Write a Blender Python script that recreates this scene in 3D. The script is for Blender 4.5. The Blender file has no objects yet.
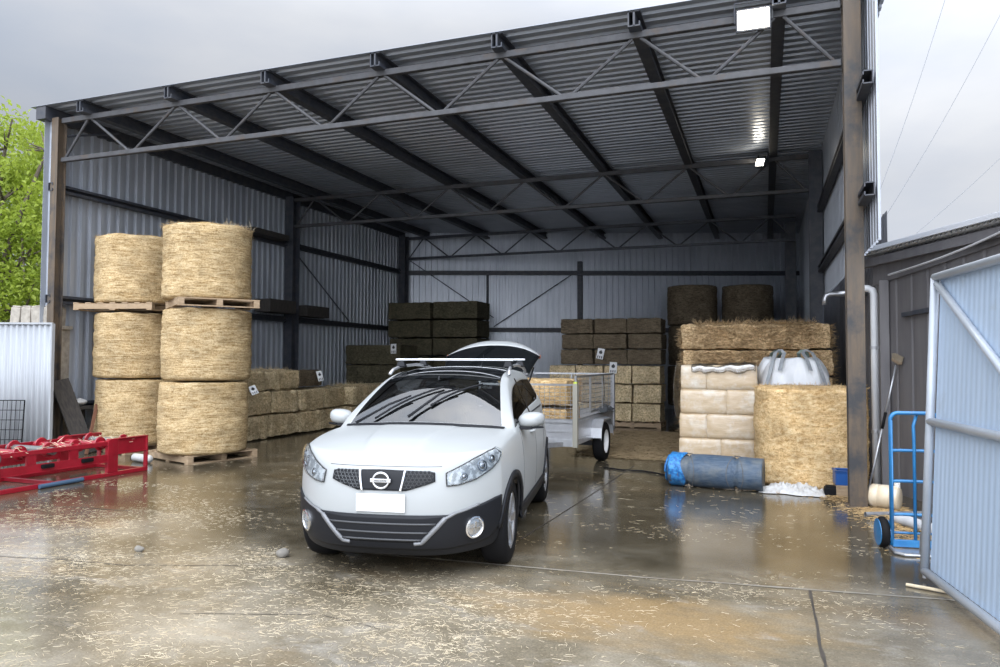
import bpy, bmesh, math, random
from mathutils import Vector, Matrix, noise, Euler
from mathutils.bvhtree import BVHTree
sc = bpy.context.scene
col = sc.collection
PI = math.pi
R = math.radians

# ------------------------------------------------------------------ camera, world, exposure
CAM = Vector((-0.9398, -8.8892, 1.6))
YAW, PITCH, ROLL, FPX = 0.3505, 0.0364, 0.0036, 724.36
cd = bpy.data.cameras.new('camera')
cam = bpy.data.objects.new('camera', cd)
col.objects.link(cam)
fw = Vector((-math.sin(YAW)*math.cos(PITCH), math.cos(YAW)*math.cos(PITCH), math.sin(PITCH)))
rt = Vector((math.cos(YAW), math.sin(YAW), 0))
up = rt.cross(fw)
r2 = math.cos(ROLL)*rt + math.sin(ROLL)*up
u2 = -math.sin(ROLL)*rt + math.cos(ROLL)*up
m = Matrix((r2, u2, -fw)).transposed().to_4x4()
m.translation = CAM
cam.matrix_world = m
cd.sensor_fit = 'HORIZONTAL'
cd.sensor_width = 36.0
cd.lens = FPX/1000*36.0
cd.clip_end = 500
sc.camera = cam
sc.view_settings.view_transform = 'Standard'
sc.view_settings.look = 'None'
sc.view_settings.gamma = 1.0
sc.view_settings.exposure = 0.27
sc.view_settings.use_curve_mapping = False

def nd(t, typ, **kw):
    n = t.nodes.new(typ)
    for k, v in kw.items():
        setattr(n, k, v)
    return n

def ramp(t, stops, interp='LINEAR'):
    n = t.nodes.new('ShaderNodeValToRGB')
    n.color_ramp.interpolation = interp
    e = n.color_ramp.elements
    while len(e) < len(stops):
        e.new(0.5)
    for el, (p, c) in zip(e, stops):
        el.position = p
        el.color = (c[0], c[1], c[2], 1) if isinstance(c, (tuple, list)) else (c, c, c, 1)
    return n

def make_world():
    w = bpy.data.worlds.new('overcast_sky')
    sc.world = w
    w.use_nodes = True
    t = w.node_tree
    t.nodes.clear()
    out = nd(t, 'ShaderNodeOutputWorld')
    bg = nd(t, 'ShaderNodeBackground')
    tc = nd(t, 'ShaderNodeTexCoord')
    sep = nd(t, 'ShaderNodeSeparateXYZ')
    t.links.new(tc.outputs['Generated'], sep.inputs[0])
    # overcast luminance: brighter overhead than at the horizon
    el = ramp(t, [(0.0, .50), (.22, .49), (.42, .75), (.6, 1.5), (1.0, 2.0)])
    t.links.new(sep.outputs['Z'], el.inputs[0])
    # clouds
    mp = nd(t, 'ShaderNodeMapping')
    mp.inputs['Scale'].default_value = (1.0, 1.0, 2.6)
    t.links.new(tc.outputs['Generated'], mp.inputs[0])
    nz = nd(t, 'ShaderNodeTexNoise')
    nz.inputs['Scale'].default_value = 2.3
    nz.inputs['Detail'].default_value = 7
    nz.inputs['Roughness'].default_value = .5
    t.links.new(mp.outputs[0], nz.inputs[0])
    cl = ramp(t, [(.30, (.78, .87, 1.03)), (.52, (.95, 1.0, 1.10)), (.72, (1.15, 1.17, 1.21))])
    t.links.new(nz.outputs['Fac'], cl.inputs[0])
    # brighter cloud bank to the east
    east = ramp(t, [(0.0, .94), (.35, .98), (.58, 1.42), (1.0, 1.42)])
    mad = nd(t, 'ShaderNodeMath', operation='MULTIPLY_ADD')
    mad.inputs[1].default_value = .5
    mad.inputs[2].default_value = .5
    t.links.new(sep.outputs['X'], mad.inputs[0])
    t.links.new(mad.outputs[0], east.inputs[0])
    m1 = nd(t, 'ShaderNodeMixRGB', blend_type='MULTIPLY')
    m1.inputs[0].default_value = 1
    t.links.new(el.outputs[0], m1.inputs[1])
    t.links.new(cl.outputs[0], m1.inputs[2])
    m2 = nd(t, 'ShaderNodeMixRGB', blend_type='MULTIPLY')
    m2.inputs[0].default_value = 1
    t.links.new(m1.outputs[0], m2.inputs[1])
    t.links.new(east.outputs[0], m2.inputs[2])
    # extra sky brightness added behind the camera to light the shed interior
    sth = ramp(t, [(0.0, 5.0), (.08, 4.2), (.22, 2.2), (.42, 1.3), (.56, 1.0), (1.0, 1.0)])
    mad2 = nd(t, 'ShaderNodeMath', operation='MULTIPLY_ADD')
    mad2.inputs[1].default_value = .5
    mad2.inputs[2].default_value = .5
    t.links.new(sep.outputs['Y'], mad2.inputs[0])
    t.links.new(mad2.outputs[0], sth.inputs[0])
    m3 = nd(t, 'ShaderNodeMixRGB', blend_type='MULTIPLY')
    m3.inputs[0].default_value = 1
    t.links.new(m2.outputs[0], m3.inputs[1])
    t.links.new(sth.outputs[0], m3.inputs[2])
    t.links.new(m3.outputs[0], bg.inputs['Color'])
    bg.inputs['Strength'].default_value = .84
    t.links.new(bg.outputs[0], out.inputs[0])
make_world()

# ------------------------------------------------------------------ materials
MATS = {}

def mat(name, c, rough=.5, metal=0.0, c2=None, scale=5.0, stretch=(1, 1, 1), lo=.35, hi=.65, detail=5,
        bump=0.0, bscale=None, bdist=.01, rough2=None, spec=None, coat=0.0, c3=None, scale3=2.0, lo3=.5, hi3=.7, rnd=True, sheen=0):
    """principled material; c/c2 mixed by a stretched noise, c3 by a second, coarser one"""
    if name in MATS:
        return MATS[name]
    mt = bpy.data.materials.new(name)
    MATS[name] = mt
    mt.use_nodes = True
    t = mt.node_tree
    b = t.nodes['Principled BSDF']
    b.inputs['Base Color'].default_value = (*c, 1)
    b.inputs['Roughness'].default_value = rough
    b.inputs['Metallic'].default_value = metal
    if spec is not None:
        b.inputs['Specular IOR Level'].default_value = spec
    if coat:
        b.inputs['Coat Weight'].default_value = coat
        b.inputs['Coat Roughness'].default_value = .04
    if c2 is None and not bump and rough2 is None:
        return mt
    tc = nd(t, 'ShaderNodeTexCoord')
    vec = tc.outputs['Object']
    if rnd:
        oi = nd(t, 'ShaderNodeObjectInfo')
        ml = nd(t, 'ShaderNodeMath', operation='MULTIPLY')
        ml.inputs[1].default_value = 37.0
        t.links.new(oi.outputs['Random'], ml.inputs[0])
        ad = nd(t, 'ShaderNodeVectorMath', operation='ADD')
        t.links.new(vec, ad.inputs[0])
        t.links.new(ml.outputs[0], ad.inputs[1])
        vec = ad.outputs[0]
    mp = nd(t, 'ShaderNodeMapping')
    mp.inputs['Scale'].default_value = stretch
    t.links.new(vec, mp.inputs[0])
    nz = nd(t, 'ShaderNodeTexNoise')
    nz.inputs['Scale'].default_value = scale
    nz.inputs['Detail'].default_value = detail
    nz.inputs['Roughness'].default_value = .6
    t.links.new(mp.outputs[0], nz.inputs[0])
    if c2 is not None:
        rp = ramp(t, [(lo, c), (hi, c2)])
        t.links.new(nz.outputs['Fac'], rp.inputs[0])
        outc = rp.outputs[0]
        if c3 is not None:
            n3 = nd(t, 'ShaderNodeTexNoise')
            n3.inputs['Scale'].default_value = scale3
            n3.inputs['Detail'].default_value = 6
            n3.inputs['Roughness'].default_value = .65
            t.links.new(vec, n3.inputs[0])
            r3 = ramp(t, [(lo3, 0.0), (hi3, 1.0)])
            t.links.new(n3.outputs['Fac'], r3.inputs[0])
            mx = nd(t, 'ShaderNodeMixRGB')
            t.links.new(r3.outputs[0], mx.inputs[0])
            t.links.new(outc, mx.inputs[1])
            mx.inputs[2].default_value = (*c3, 1)
            outc = mx.outputs[0]
        t.links.new(outc, b.inputs['Base Color'])
    if rough2 is not None:
        rr = ramp(t, [(lo, rough), (hi, rough2)])
        t.links.new(nz.outputs['Fac'], rr.inputs[0])
        t.links.new(rr.outputs[0], b.inputs['Roughness'])
    if bump:
        src = nz.outputs['Fac']
        if bscale:
            nb = nd(t, 'ShaderNodeTexNoise')
            nb.inputs['Scale'].default_value = bscale
            nb.inputs['Detail'].default_value = 4
            t.links.new(mp.outputs[0], nb.inputs[0])
            src = nb.outputs['Fac']
        bp = nd(t, 'ShaderNodeBump')
        bp.inputs['Strength'].default_value = bump
        bp.inputs['Distance'].default_value = bdist
        t.links.new(src, bp.inputs['Height'])
        t.links.new(bp.outputs[0], b.inputs['Normal'])
    return mt

def emit(name, c, s):
    if name in MATS:
        return MATS[name]
    mt = bpy.data.materials.new(name)
    MATS[name] = mt
    mt.use_nodes = True
    b = mt.node_tree.nodes['Principled BSDF']
    b.inputs['Base Color'].default_value = (*c, 1)
    b.inputs['Emission Color'].default_value = (*c, 1)
    b.inputs['Emission Strength'].default_value = s
    return mt

def glass(name, tint, extra=.03, rough=.01, ior=1.52):
    if name in MATS:
        return MATS[name]
    mt = bpy.data.materials.new(name)
    MATS[name] = mt
    mt.use_nodes = True
    t = mt.node_tree
    t.nodes.clear()
    out = nd(t, 'ShaderNodeOutputMaterial')
    tr = nd(t, 'ShaderNodeBsdfTransparent')
    tr.inputs[0].default_value = (*tint, 1)
    gl = nd(t, 'ShaderNodeBsdfGlossy')
    gl.inputs['Roughness'].default_value = rough
    lw = nd(t, 'ShaderNodeLayerWeight')
    pw = nd(t, 'ShaderNodeMath', operation='POWER')
    pw.inputs[1].default_value = 5.0
    t.links.new(lw.outputs['Facing'], pw.inputs[0])
    f0 = ((ior-1)/(ior+1))**2
    ad = nd(t, 'ShaderNodeMath', operation='MULTIPLY_ADD')
    ad.inputs[1].default_value = 1-f0
    ad.inputs[2].default_value = f0*2+extra
    ad.use_clamp = True
    lw.inputs['Blend'].default_value = .5
    t.links.new(pw.outputs[0], ad.inputs[0])
    mx = nd(t, 'ShaderNodeMixShader')
    t.links.new(ad.outputs[0], mx.inputs[0])
    t.links.new(tr.outputs[0], mx.inputs[1])
    t.links.new(gl.outputs[0], mx.inputs[2])
    t.links.new(mx.outputs[0], out.inputs[0])
    return mt

def hay(name, dark, mid, light, streak=(5, 5, 55), fscale=1.0, bump=.9, green=None):
    """straw / hay: streaked fibres, patches and fine chaff"""
    mt = bpy.data.materials.new(name)
    MATS[name] = mt
    mt.use_nodes = True
    t = mt.node_tree
    b = t.nodes['Principled BSDF']
    b.inputs['Roughness'].default_value = .85
    b.inputs['Specular IOR Level'].default_value = .25
    tc = nd(t, 'ShaderNodeTexCoord')
    oi = nd(t, 'ShaderNodeObjectInfo')
    ml = nd(t, 'ShaderNodeMath', operation='MULTIPLY')
    ml.inputs[1].default_value = 53.0
    t.links.new(oi.outputs['Random'], ml.inputs[0])
    ad = nd(t, 'ShaderNodeVectorMath', operation='ADD')
    t.links.new(tc.outputs['Object'], ad.inputs[0])
    t.links.new(ml.outputs[0], ad.inputs[1])
    mp = nd(t, 'ShaderNodeMapping')
    mp.inputs['Scale'].default_value = streak
    t.links.new(ad.outputs[0], mp.inputs[0])
    n1 = nd(t, 'ShaderNodeTexNoise')
    n1.inputs['Scale'].default_value = 1.0
    n1.inputs['Detail'].default_value = 8
    n1.inputs['Roughness'].default_value = .72
    n1.inputs['Distortion'].default_value = .35
    t.links.new(mp.outputs[0], n1.inputs[0])
    n2 = nd(t, 'ShaderNodeTexNoise')
    n2.inputs['Scale'].default_value = 46*fscale
    n2.inputs['Detail'].default_value = 5
    n2.inputs['Roughness'].default_value = .7
    n2.inputs['Distortion'].default_value = 1.2
    t.links.new(ad.outputs[0], n2.inputs[0])
    n3 = nd(t, 'ShaderNodeTexNoise')
    n3.inputs['Scale'].default_value = 3.2
    n3.inputs['Detail'].default_value = 4
    t.links.new(ad.outputs[0], n3.inputs[0])
    mix = nd(t, 'ShaderNodeMath', operation='MULTIPLY_ADD')
    mix.inputs[1].default_value = .5
    mx2 = nd(t, 'ShaderNodeMath', operation='MULTIPLY')
    mx2.inputs[1].default_value = .5
    t.links.new(n1.outputs['Fac'], mx2.inputs[0])
    t.links.new(n2.outputs['Fac'], mix.inputs[0])
    t.links.new(mx2.outputs[0], mix.inputs[2])
    rp = ramp(t, [(.415, dark), (.5, mid), (.585, light)])
    t.links.new(mix.outputs[0], rp.inputs[0])
    pr = ramp(t, [(.3, .74), (.55, 1.0), (.75, 1.14)])
    t.links.new(n3.outputs['Fac'], pr.inputs[0])
    mm = nd(t, 'ShaderNodeMixRGB', blend_type='MULTIPLY')
    mm.inputs[0].default_value = 1
    t.links.new(rp.outputs[0], mm.inputs[1])
    t.links.new(pr.outputs[0], mm.inputs[2])
    t.links.new(mm.outputs[0], b.inputs['Base Color'])
    bp = nd(t, 'ShaderNodeBump')
    bp.inputs['Strength'].default_value = bump
    bp.inputs['Distance'].default_value = .02
    t.links.new(mix.outputs[0], bp.inputs['Height'])
    t.links.new(bp.outputs[0], b.inputs['Normal'])
    return mt

GALV = mat('galvanised_cladding', (.37, .40, .45), .36, .3, c2=(.47, .50, .55), scale=2.2, stretch=(1, 1, .35), lo=.3, hi=.7)
ROOFM = mat('roof_sheeting', (.29, .325, .39), .30, .35, c2=(.38, .415, .48), scale=1.3, stretch=(.3, 2, 1), lo=.3, hi=.7)
STEELD = mat('dark_painted_steel', (.034, .040, .054), .5, 0, c2=(.075, .075, .08), scale=7, lo=.4, hi=.75)
PIPE = mat('weathered_pipe_steel', (.055, .056, .061), .55, .0, c2=(.034, .034, .036), scale=6, lo=.4, hi=.7, c3=(.065, .046, .032), scale3=4, lo3=.56, hi3=.72)
RUST = mat('rusty_column', (.075, .060, .046), .55, .0, c2=(.125, .088, .055), scale=3.5, stretch=(6, 6, .7), lo=.35, hi=.68, c3=(.035, .035, .038), scale3=2.2, lo3=.5, hi3=.66, bump=.25)
WOOD = mat('pallet_timber', (.30, .21, .125), .75, 0, c2=(.42, .31, .20), scale=9, stretch=(1, 1, 5), lo=.35, hi=.7, bump=.3, c3=(.19, .135, .09), scale3=3, lo3=.58, hi3=.75)
OLDWOOD = mat('old_dark_timber', (.030, .028, .027), .8, 0, c2=(.06, .052, .045), scale=9, stretch=(4, 4, 1), bump=.3)
GREYWOOD = mat('grey_timber', (.30, .27, .23), .85, 0, c2=(.44, .40, .34), scale=12, bump=.3)
STRAW = hay('golden_straw', (.25, .155, .058), (.50, .36, .185), (.68, .54, .33), bump=1.0)
STRAWR = hay('bright_straw', (.43, .26, .10), (.70, .48, .235), (.84, .66, .39), streak=(11, 11, 30))
HAYL = hay('lucerne_straw', (.27, .20, .105), (.66, .52, .31), (.90, .76, .51), streak=(22, 22, 26))
HAYB = hay('brown_hay', (.22, .135, .062), (.60, .41, .215), (.88, .68, .42), streak=(16, 22, 30), fscale=.95)
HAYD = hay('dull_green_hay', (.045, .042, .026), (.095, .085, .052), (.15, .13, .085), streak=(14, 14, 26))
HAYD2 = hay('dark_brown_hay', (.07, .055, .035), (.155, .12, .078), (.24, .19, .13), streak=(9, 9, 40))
STRAND = mat('loose_straw', (.52, .42, .27), .7, 0, c2=(.72, .62, .45), scale=6)
WHITEP = mat('white_plastic_film', (.46, .455, .44), .28, 0, c2=(.60, .60, .59), scale=9, bump=.35, bscale=14, bdist=.02)
BLACK = mat('black_rubber', (.008, .008, .009), .7, spec=.15)
CHROME = mat('bright_chrome', (.75, .76, .78), .12, 1.0)
GALVT = mat('galvanised_steel', (.50, .51, .53), .34, .75, c2=(.40, .41, .43), scale=14, lo=.4, hi=.65)

# ------------------------------------------------------------------ mesh builder
class MB:
    def __init__(s):
        s.v = []
        s.f = []
    def add(s, vs, fs):
        o = len(s.v)
        s.v += [Vector(v) for v in vs]
        s.f += [tuple(i+o for i in f) for f in fs]
        return s
    def box(s, c, size, rot=None, taper=None):
        hx, hy, hz = size[0]/2, size[1]/2, size[2]/2
        vs = []
        for z in (-hz, hz):
            k = taper if (taper and z > 0) else 1
            vs += [Vector((-hx*k, -hy*k, z)), Vector((hx*k, -hy*k, z)), Vector((hx*k, hy*k, z)), Vector((-hx*k, hy*k, z))]
        if rot is not None:
            mt = rot if isinstance(rot, Matrix) else Euler(rot).to_matrix()
            vs = [mt @ v for v in vs]
        return s.add([v+Vector(c) for v in vs], [(3, 2, 1, 0), (4, 5, 6, 7), (0, 1, 5, 4), (1, 2, 6, 5), (2, 3, 7, 6), (3, 0, 4, 7)])
    def bx(s, x0, x1, y0, y1, z0, z1):
        return s.box(((x0+x1)/2, (y0+y1)/2, (z0+z1)/2), (abs(x1-x0), abs(y1-y0), abs(z1-z0)))
    def bar(s, a, b, w, h, upv=(0, 0, 1)):
        """rectangular bar from a to b, w wide and h along up"""
        a, b = Vector(a), Vector(b)
        d = (b-a)
        L = d.length
        d.normalize()
        u = Vector(upv)
        sd = d.cross(u)
        if sd.length < 1e-4:
            sd = d.cross(Vector((1, 0, 0)))
        sd.normalize()
        u = sd.cross(d)
        rot = Matrix((sd, d, u)).transposed()
        return s.box((a+b)/2, (w, L, h), rot)
    def tube(s, pts, r, n=8, caps=True, closed=False):
        pts = [Vector(p) for p in pts]
        k = len(pts)
        rs = r if isinstance(r, (list, tuple)) else [r]*k
        vs, fs = [], []
        prev = None
        for i, p in enumerate(pts):
            if closed:
                d = pts[(i+1) % k]-pts[i-1]
            else:
                d = pts[min(i+1, k-1)]-pts[max(i-1, 0)]
            d.normalize()
            if prev is None:
                a = d.cross(Vector((0, 0, 1)))
                if a.length < 1e-3:
                    a = d.cross(Vector((1, 0, 0)))
            else:
                a = prev-d*prev.dot(d)
            a.normalize()
            prev = a
            b = d.cross(a)
            for j in range(n):
                t = 2*PI*j/n
                vs.append(p+rs[i]*(math.cos(t)*a+math.sin(t)*b))
        for i in range(k if closed else k-1):
            i2 = (i+1) % k
            for j in range(n):
                fs.append((i*n+j, i*n+(j+1) % n, i2*n+(j+1) % n, i2*n+j))
        if caps and not closed:
            fs.append(tuple(reversed(range(n))))
            fs.append(tuple((k-1)*n+j for j in range(n)))
        return s.add(vs, fs)
    def lathe(s, prof, n=32, c=(0, 0, 0), axis='Z', closed=False):
        vs, fs = [], []
        for (r, z) in prof:
            for j in range(n):
                t = 2*PI*j/n
                p = (r*math.cos(t), r*math.sin(t), z)
                if axis == 'X':
                    p = (p[2], p[0], p[1])
                elif axis == 'Y':
                    p = (p[0], p[2], p[1])
                vs.append(Vector(p)+Vector(c))
        k = len(prof)
        for i in range(k if closed else k-1):
            i2 = (i+1) % k
            for j in range(n):
                fs.append((i*n+j, i*n+(j+1) % n, i2*n+(j+1) % n, i2*n+j))
        if not closed:
            if prof[0][0] > 1e-6:
                fs.append(tuple(reversed(range(n))))
            if prof[-1][0] > 1e-6:
                fs.append(tuple((k-1)*n+j for j in range(n)))
        return s.add(vs, fs)
    def sphere(s, c, r, n=12, k=8):
        rr = r if isinstance(r, (tuple, list)) else (r, r, r)
        vs, fs = [], []
        for i in range(k+1):
            a = PI*i/k
            for j in range(n):
                t = 2*PI*j/n
                vs.append(Vector(c)+Vector((rr[0]*math.sin(a)*math.cos(t), rr[1]*math.sin(a)*math.sin(t), rr[2]*math.cos(a))))
        for i in range(k):
            for j in range(n):
                fs.append((i*n+j, (i+1)*n+j, (i+1)*n+(j+1) % n, i*n+(j+1) % n))
        return s.add(vs, fs)
    def grid(s, P, nu, nv, cu=False):
        vs = [P(i, j) for i in range(nu) for j in range(nv)]
        fs = []
        for i in range(nu if cu else nu-1):
            i2 = (i+1) % nu
            for j in range(nv-1):
                fs.append((i*nv+j, i2*nv+j, i2*nv+j+1, i*nv+j+1))
        return s.add(vs, fs)
    def strand(s, p, d, L, w):
        """a single stalk of straw: a thin three-sided prism"""
        d = Vector(d).normalized()
        a = d.cross(Vector((0, 0, 1)))
        if a.length < .05:
            a = Vector((1, 0, 0))
        a.normalize()
        b = d.cross(a)
        p = Vector(p)
        q = p+d*L
        tri = [a*w, (-.5*a+.87*b)*w, (-.5*a-.87*b)*w]
        return s.add([p+t for t in tri]+[q+t*.6 for t in tri], [(0, 1, 4, 3), (1, 2, 5, 4), (2, 0, 3, 5)])
    def mesh(s, name, material, smooth=False, ngon_fix=True):
        me = bpy.data.meshes.new(name)
        me.from_pydata([tuple(v) for v in s.v], [], s.f)
        bm = bmesh.new()
        bm.from_mesh(me)
        bmesh.ops.remove_doubles(bm, verts=bm.verts, dist=1e-6)
        bmesh.ops.recalc_face_normals(bm, faces=bm.faces)
        bm.to_mesh(me)
        bm.free()
        if material is not None:
            for mm in (material if isinstance(material, (list, tuple)) else [material]):
                me.materials.append(mm)
        if smooth:
            me.polygons.foreach_set('use_smooth', [True]*len(me.polygons))
        me.update()
        return me
    def build(s, name, material, parent=None, smooth=False, bevel=0, loc=None, rotz=0, sharp=None):
        o = bpy.data.objects.new(name, s.mesh(name, material, smooth))
        col.objects.link(o)
        if parent is not None:
            o.parent = parent
        if loc is not None:
            o.location = loc
        o.rotation_euler.z = rotz
        if bevel:
            md = o.modifiers.new('bevel', 'BEVEL')
            md.width = bevel
            md.segments = 2
            md.limit_method = 'ANGLE'
        if sharp:
            md = o.modifiers.new('split', 'EDGE_SPLIT')
            md.split_angle = R(sharp)
        return o

def tag(o, label, cat, group=None, kind=None):
    o['label'] = label
    o['category'] = cat
    if group:
        o['group'] = group
    if kind:
        o['kind'] = kind
    return o

def thing(name, label, cat, loc=(0, 0, 0), rotz=0, group=None, kind=None):
    o = bpy.data.objects.new(name, None)
    o.empty_display_size = .1
    col.objects.link(o)
    o.location = loc
    o.rotation_euler.z = rotz
    return tag(o, label, cat, group, kind)

def struct(o, label, cat, group=None):
    return tag(o, label, cat, group, 'structure')

def dup(root, loc, rotz, label, group=None, scale=None):
    def cp(o, par):
        c = o.copy()
        col.objects.link(c)
        c.parent = par
        for ch in list(o.children):
            cp(ch, c)
        return c
    r = cp(root, None)
    r.location = loc
    r.rotation_euler.z = rotz
    r['label'] = label
    if group:
        r['group'] = group
    if scale:
        r.scale = scale
    return r

ORD = ['', 'first', 'second', 'third', 'fourth', 'fifth', 'sixth', 'seventh', 'eighth', 'ninth', 'tenth', 'eleventh', 'twelfth']
# ------------------------------------------------------------------ the shed
W, D1, D2 = 12.23, 6.47, 12.66
HC, HT = 4.96, 5.66            # truss chords
PURL = [-11.5, -9.65, -7.82, -5.98, -4.18, -2.40, -0.75]

def corrugated(name, p0, p1, z0, z1, pitch, depth, material, flat=.78, side=1, thick=.004, z0b=None):
    """upright ribbed sheet from p0 to p1 (plan points)"""
    a, b = Vector((p0[0], p0[1], 0)), Vector((p1[0], p1[1], 0))
    d = (b-a)
    L = d.length
    d.normalize()
    nrm = Vector((-d.y, d.x, 0))*side
    n = max(1, int(round(L/pitch)))
    pt = L/n
    us = []
    for i in range(n):
        o = i*pt
        for (k, h) in ((0, 0), (flat-.13, 0), (flat-.06, 1), (.94, 1), (1.0, 0)):
            if i and k == 0:
                continue
            us.append((o+k*pt, h*depth))
    mb = MB()
    vs, fs = [], []
    for (u, h) in us:
        q = a+d*u+nrm*h
        f = u/L
        vs += [Vector((q.x, q.y, z0 if z0b is None else z0+(z0b-z0)*f)), Vector((q.x, q.y, z1))]
    for i in range(len(us)-1):
        fs.append((2*i, 2*i+2, 2*i+3, 2*i+1))
    mb.add(vs, fs)
    o = mb.build(name, material)
    md = o.modifiers.new('thick', 'SOLIDIFY')
    md.thickness = thick
    return o

# floor: concrete slabs, wet
def floor_material():
    mt = bpy.data.materials.new('wet_concrete')
    MATS['wet_concrete'] = mt
    mt.use_nodes = True
    t = mt.node_tree
    b = t.nodes['Principled BSDF']
    tc = nd(t, 'ShaderNodeTexCoord')
    P = tc.outputs['Object']
    def nz(scale, detail=6, rough=.6, stretch=(1, 1, 1), dist=0):
        mp = nd(t, 'ShaderNodeMapping')
        mp.inputs['Scale'].default_value = stretch
        t.links.new(P, mp.inputs[0])
        n = nd(t, 'ShaderNodeTexNoise')
        n.inputs['Scale'].default_value = scale
        n.inputs['Detail'].default_value = detail
        n.inputs['Roughness'].default_value = rough
        n.inputs['Distortion'].default_value = dist
        t.links.new(mp.outputs[0], n.inputs[0])
        return n.outputs['Fac']
    def mixc(f, a, bb, typ='MIX'):
        n = nd(t, 'ShaderNodeMixRGB', blend_type=typ)
        for s, v in ((0, f), (1, a), (2, bb)):
            if hasattr(v, 'links'):
                t.links.new(v, n.inputs[s])
            elif isinstance(v, tuple):
                n.inputs[s].default_value = (*v, 1)
            else:
                n.inputs[s].default_value = v
        return n.outputs[0]
    def rp(src, *st):
        r = ramp(t, list(st))
        t.links.new(src, r.inputs[0])
        return r.outputs[0]
    base = rp(nz(.8, 7, .65, (1, 1.3, 1)), (.34, (.112, .092, .058)), (.5, (.215, .183, .130)), (.66, (.36, .32, .25)))
    # tan stains where straw has soaked in
    tan = rp(nz(.5, 5, .6, (.7, 1.8, 1), .4), (.54, 0.0), (.70, .75))
    c = mixc(tan, base, (.29, .20, .105))
    # one straw-stained patch of the yard, in front of the slab joint
    s0 = nd(t, 'ShaderNodeVectorMath', operation='ADD')
    s0.inputs[1].default_value = (1.7, 4.3, 0)
    t.links.new(P, s0.inputs[0])
    s1_ = nd(t, 'ShaderNodeVectorMath', operation='MULTIPLY')
    s1_.inputs[1].default_value = (.36, .80, 0)
    t.links.new(s0.outputs[0], s1_.inputs[0])
    s2_ = nd(t, 'ShaderNodeVectorMath', operation='LENGTH')
    t.links.new(s1_.outputs[0], s2_.inputs[0])
    s3_ = nd(t, 'ShaderNodeMath', operation='MULTIPLY_ADD')
    s3_.inputs[1].default_value = .8
    t.links.new(nz(1.6, 6, .7, (1, 2, 1)), s3_.inputs[0])
    t.links.new(s2_.outputs['Value'], s3_.inputs[2])
    c = mixc(rp(s3_.outputs[0], (.58, .8), (.86, .0)), c, (.36, .245, .12))
    # pale weathered patches
    pale = rp(nz(1.7, 6, .7, (1, 1.6, 1), .6), (.56, 0.0), (.72, .7))
    c = mixc(pale, c, (.40, .37, .32))
    # fine chaff
    chaff = rp(nz(20, 6, .8, (1, 2.4, 1), 1.8), (.55, 0.0), (.66, .65))
    c = mixc(chaff, c, (.50, .41, .28))
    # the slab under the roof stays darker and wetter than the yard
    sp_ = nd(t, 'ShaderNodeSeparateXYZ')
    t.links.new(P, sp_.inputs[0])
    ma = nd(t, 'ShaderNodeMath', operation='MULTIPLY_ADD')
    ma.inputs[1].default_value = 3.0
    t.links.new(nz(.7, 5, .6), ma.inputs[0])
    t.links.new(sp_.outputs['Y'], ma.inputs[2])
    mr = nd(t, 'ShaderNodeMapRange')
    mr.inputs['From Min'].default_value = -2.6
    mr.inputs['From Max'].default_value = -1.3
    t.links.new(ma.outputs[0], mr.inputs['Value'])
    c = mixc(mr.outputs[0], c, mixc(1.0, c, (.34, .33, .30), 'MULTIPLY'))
    grit = rp(nz(70, 3, .6), (.3, .72), (.7, 1.12))
    c = mixc(1.0, c, grit, 'MULTIPLY')
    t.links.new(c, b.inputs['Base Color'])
    wet = rp(nz(.55, 5, .6, (1, 1.5, 1), .5), (.36, .05), (.50, .12), (.64, .30))
    wet2 = mixc(.35, wet, rp(nz(9, 4, .6), (.3, .04), (.7, .40)))
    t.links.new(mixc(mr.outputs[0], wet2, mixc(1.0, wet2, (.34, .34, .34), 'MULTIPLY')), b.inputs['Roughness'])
    b.inputs['Specular IOR Level'].default_value = .9
    bp = nd(t, 'ShaderNodeBump')
    bp.inputs['Strength'].default_value = .25
    bp.inputs['Distance'].default_value = .005
    t.links.new(mixc(.5, nz(14, 6, .7), nz(70, 3, .6)), bp.inputs['Height'])
    t.links.new(bp.outputs[0], b.inputs['Normal'])
    return mt
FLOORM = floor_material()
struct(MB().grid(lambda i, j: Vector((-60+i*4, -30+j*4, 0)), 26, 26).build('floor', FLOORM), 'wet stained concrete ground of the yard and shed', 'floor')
TRIM = mat('pale_concrete_lip', (.30, .275, .235), .4, 0, c2=(.22, .19, .15), scale=6)
CRACK = mat('dark_joint', (.035, .03, .026), .5, 0, c2=(.07, .06, .05), scale=6)
def strip(name, pts, w, z, material, label, jit=.012):
    mb = MB()
    P = []
    for k in range(len(pts)-1):
        a, b = Vector(pts[k]).to_3d(), Vector(pts[k+1]).to_3d()
        n = max(2, int((b-a).length/.12))
        for i in range(n if k < len(pts)-2 else n+1):
            P.append(a.lerp(b, i/n))
    rows = []
    for i, p in enumerate(P):
        d = (P[min(i+1, len(P)-1)]-P[max(0, i-1)]).normalized()
        s = Vector((-d.y, d.x, 0))
        o = s*noise.noise(p*3.1)*jit*2
        ww = w*(.6+.8*abs(noise.noise(p*5.3)))
        rows.append((p+o-s*ww/2, p+o+s*ww/2))
    mb.grid(lambda i, j: Vector((rows[i][j].x, rows[i][j].y, z)), len(rows), 2)
    return struct(mb.build(name, material), label, 'joint')
strip('trim_1', [(-4.6, -3.62), (-1.8, -3.45), (.1, -3.24), (.5, -3.2)], .035, .003, TRIM, 'pale raised edge of the shed slab running across in front of the car', .004)
strip('trim_2', [(-.66, -3.34), (-.66, -4.4), (-.62, -7)], .022, .003, CRACK, 'dark joint in the concrete running towards the viewer on the right', .006)
strip('trim_3', [(-8.2, -4.9), (-5.6, -4.55), (-4.75, -4.25)], .014, .003, CRACK, 'thin crack in the yard concrete left of the car')
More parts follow.
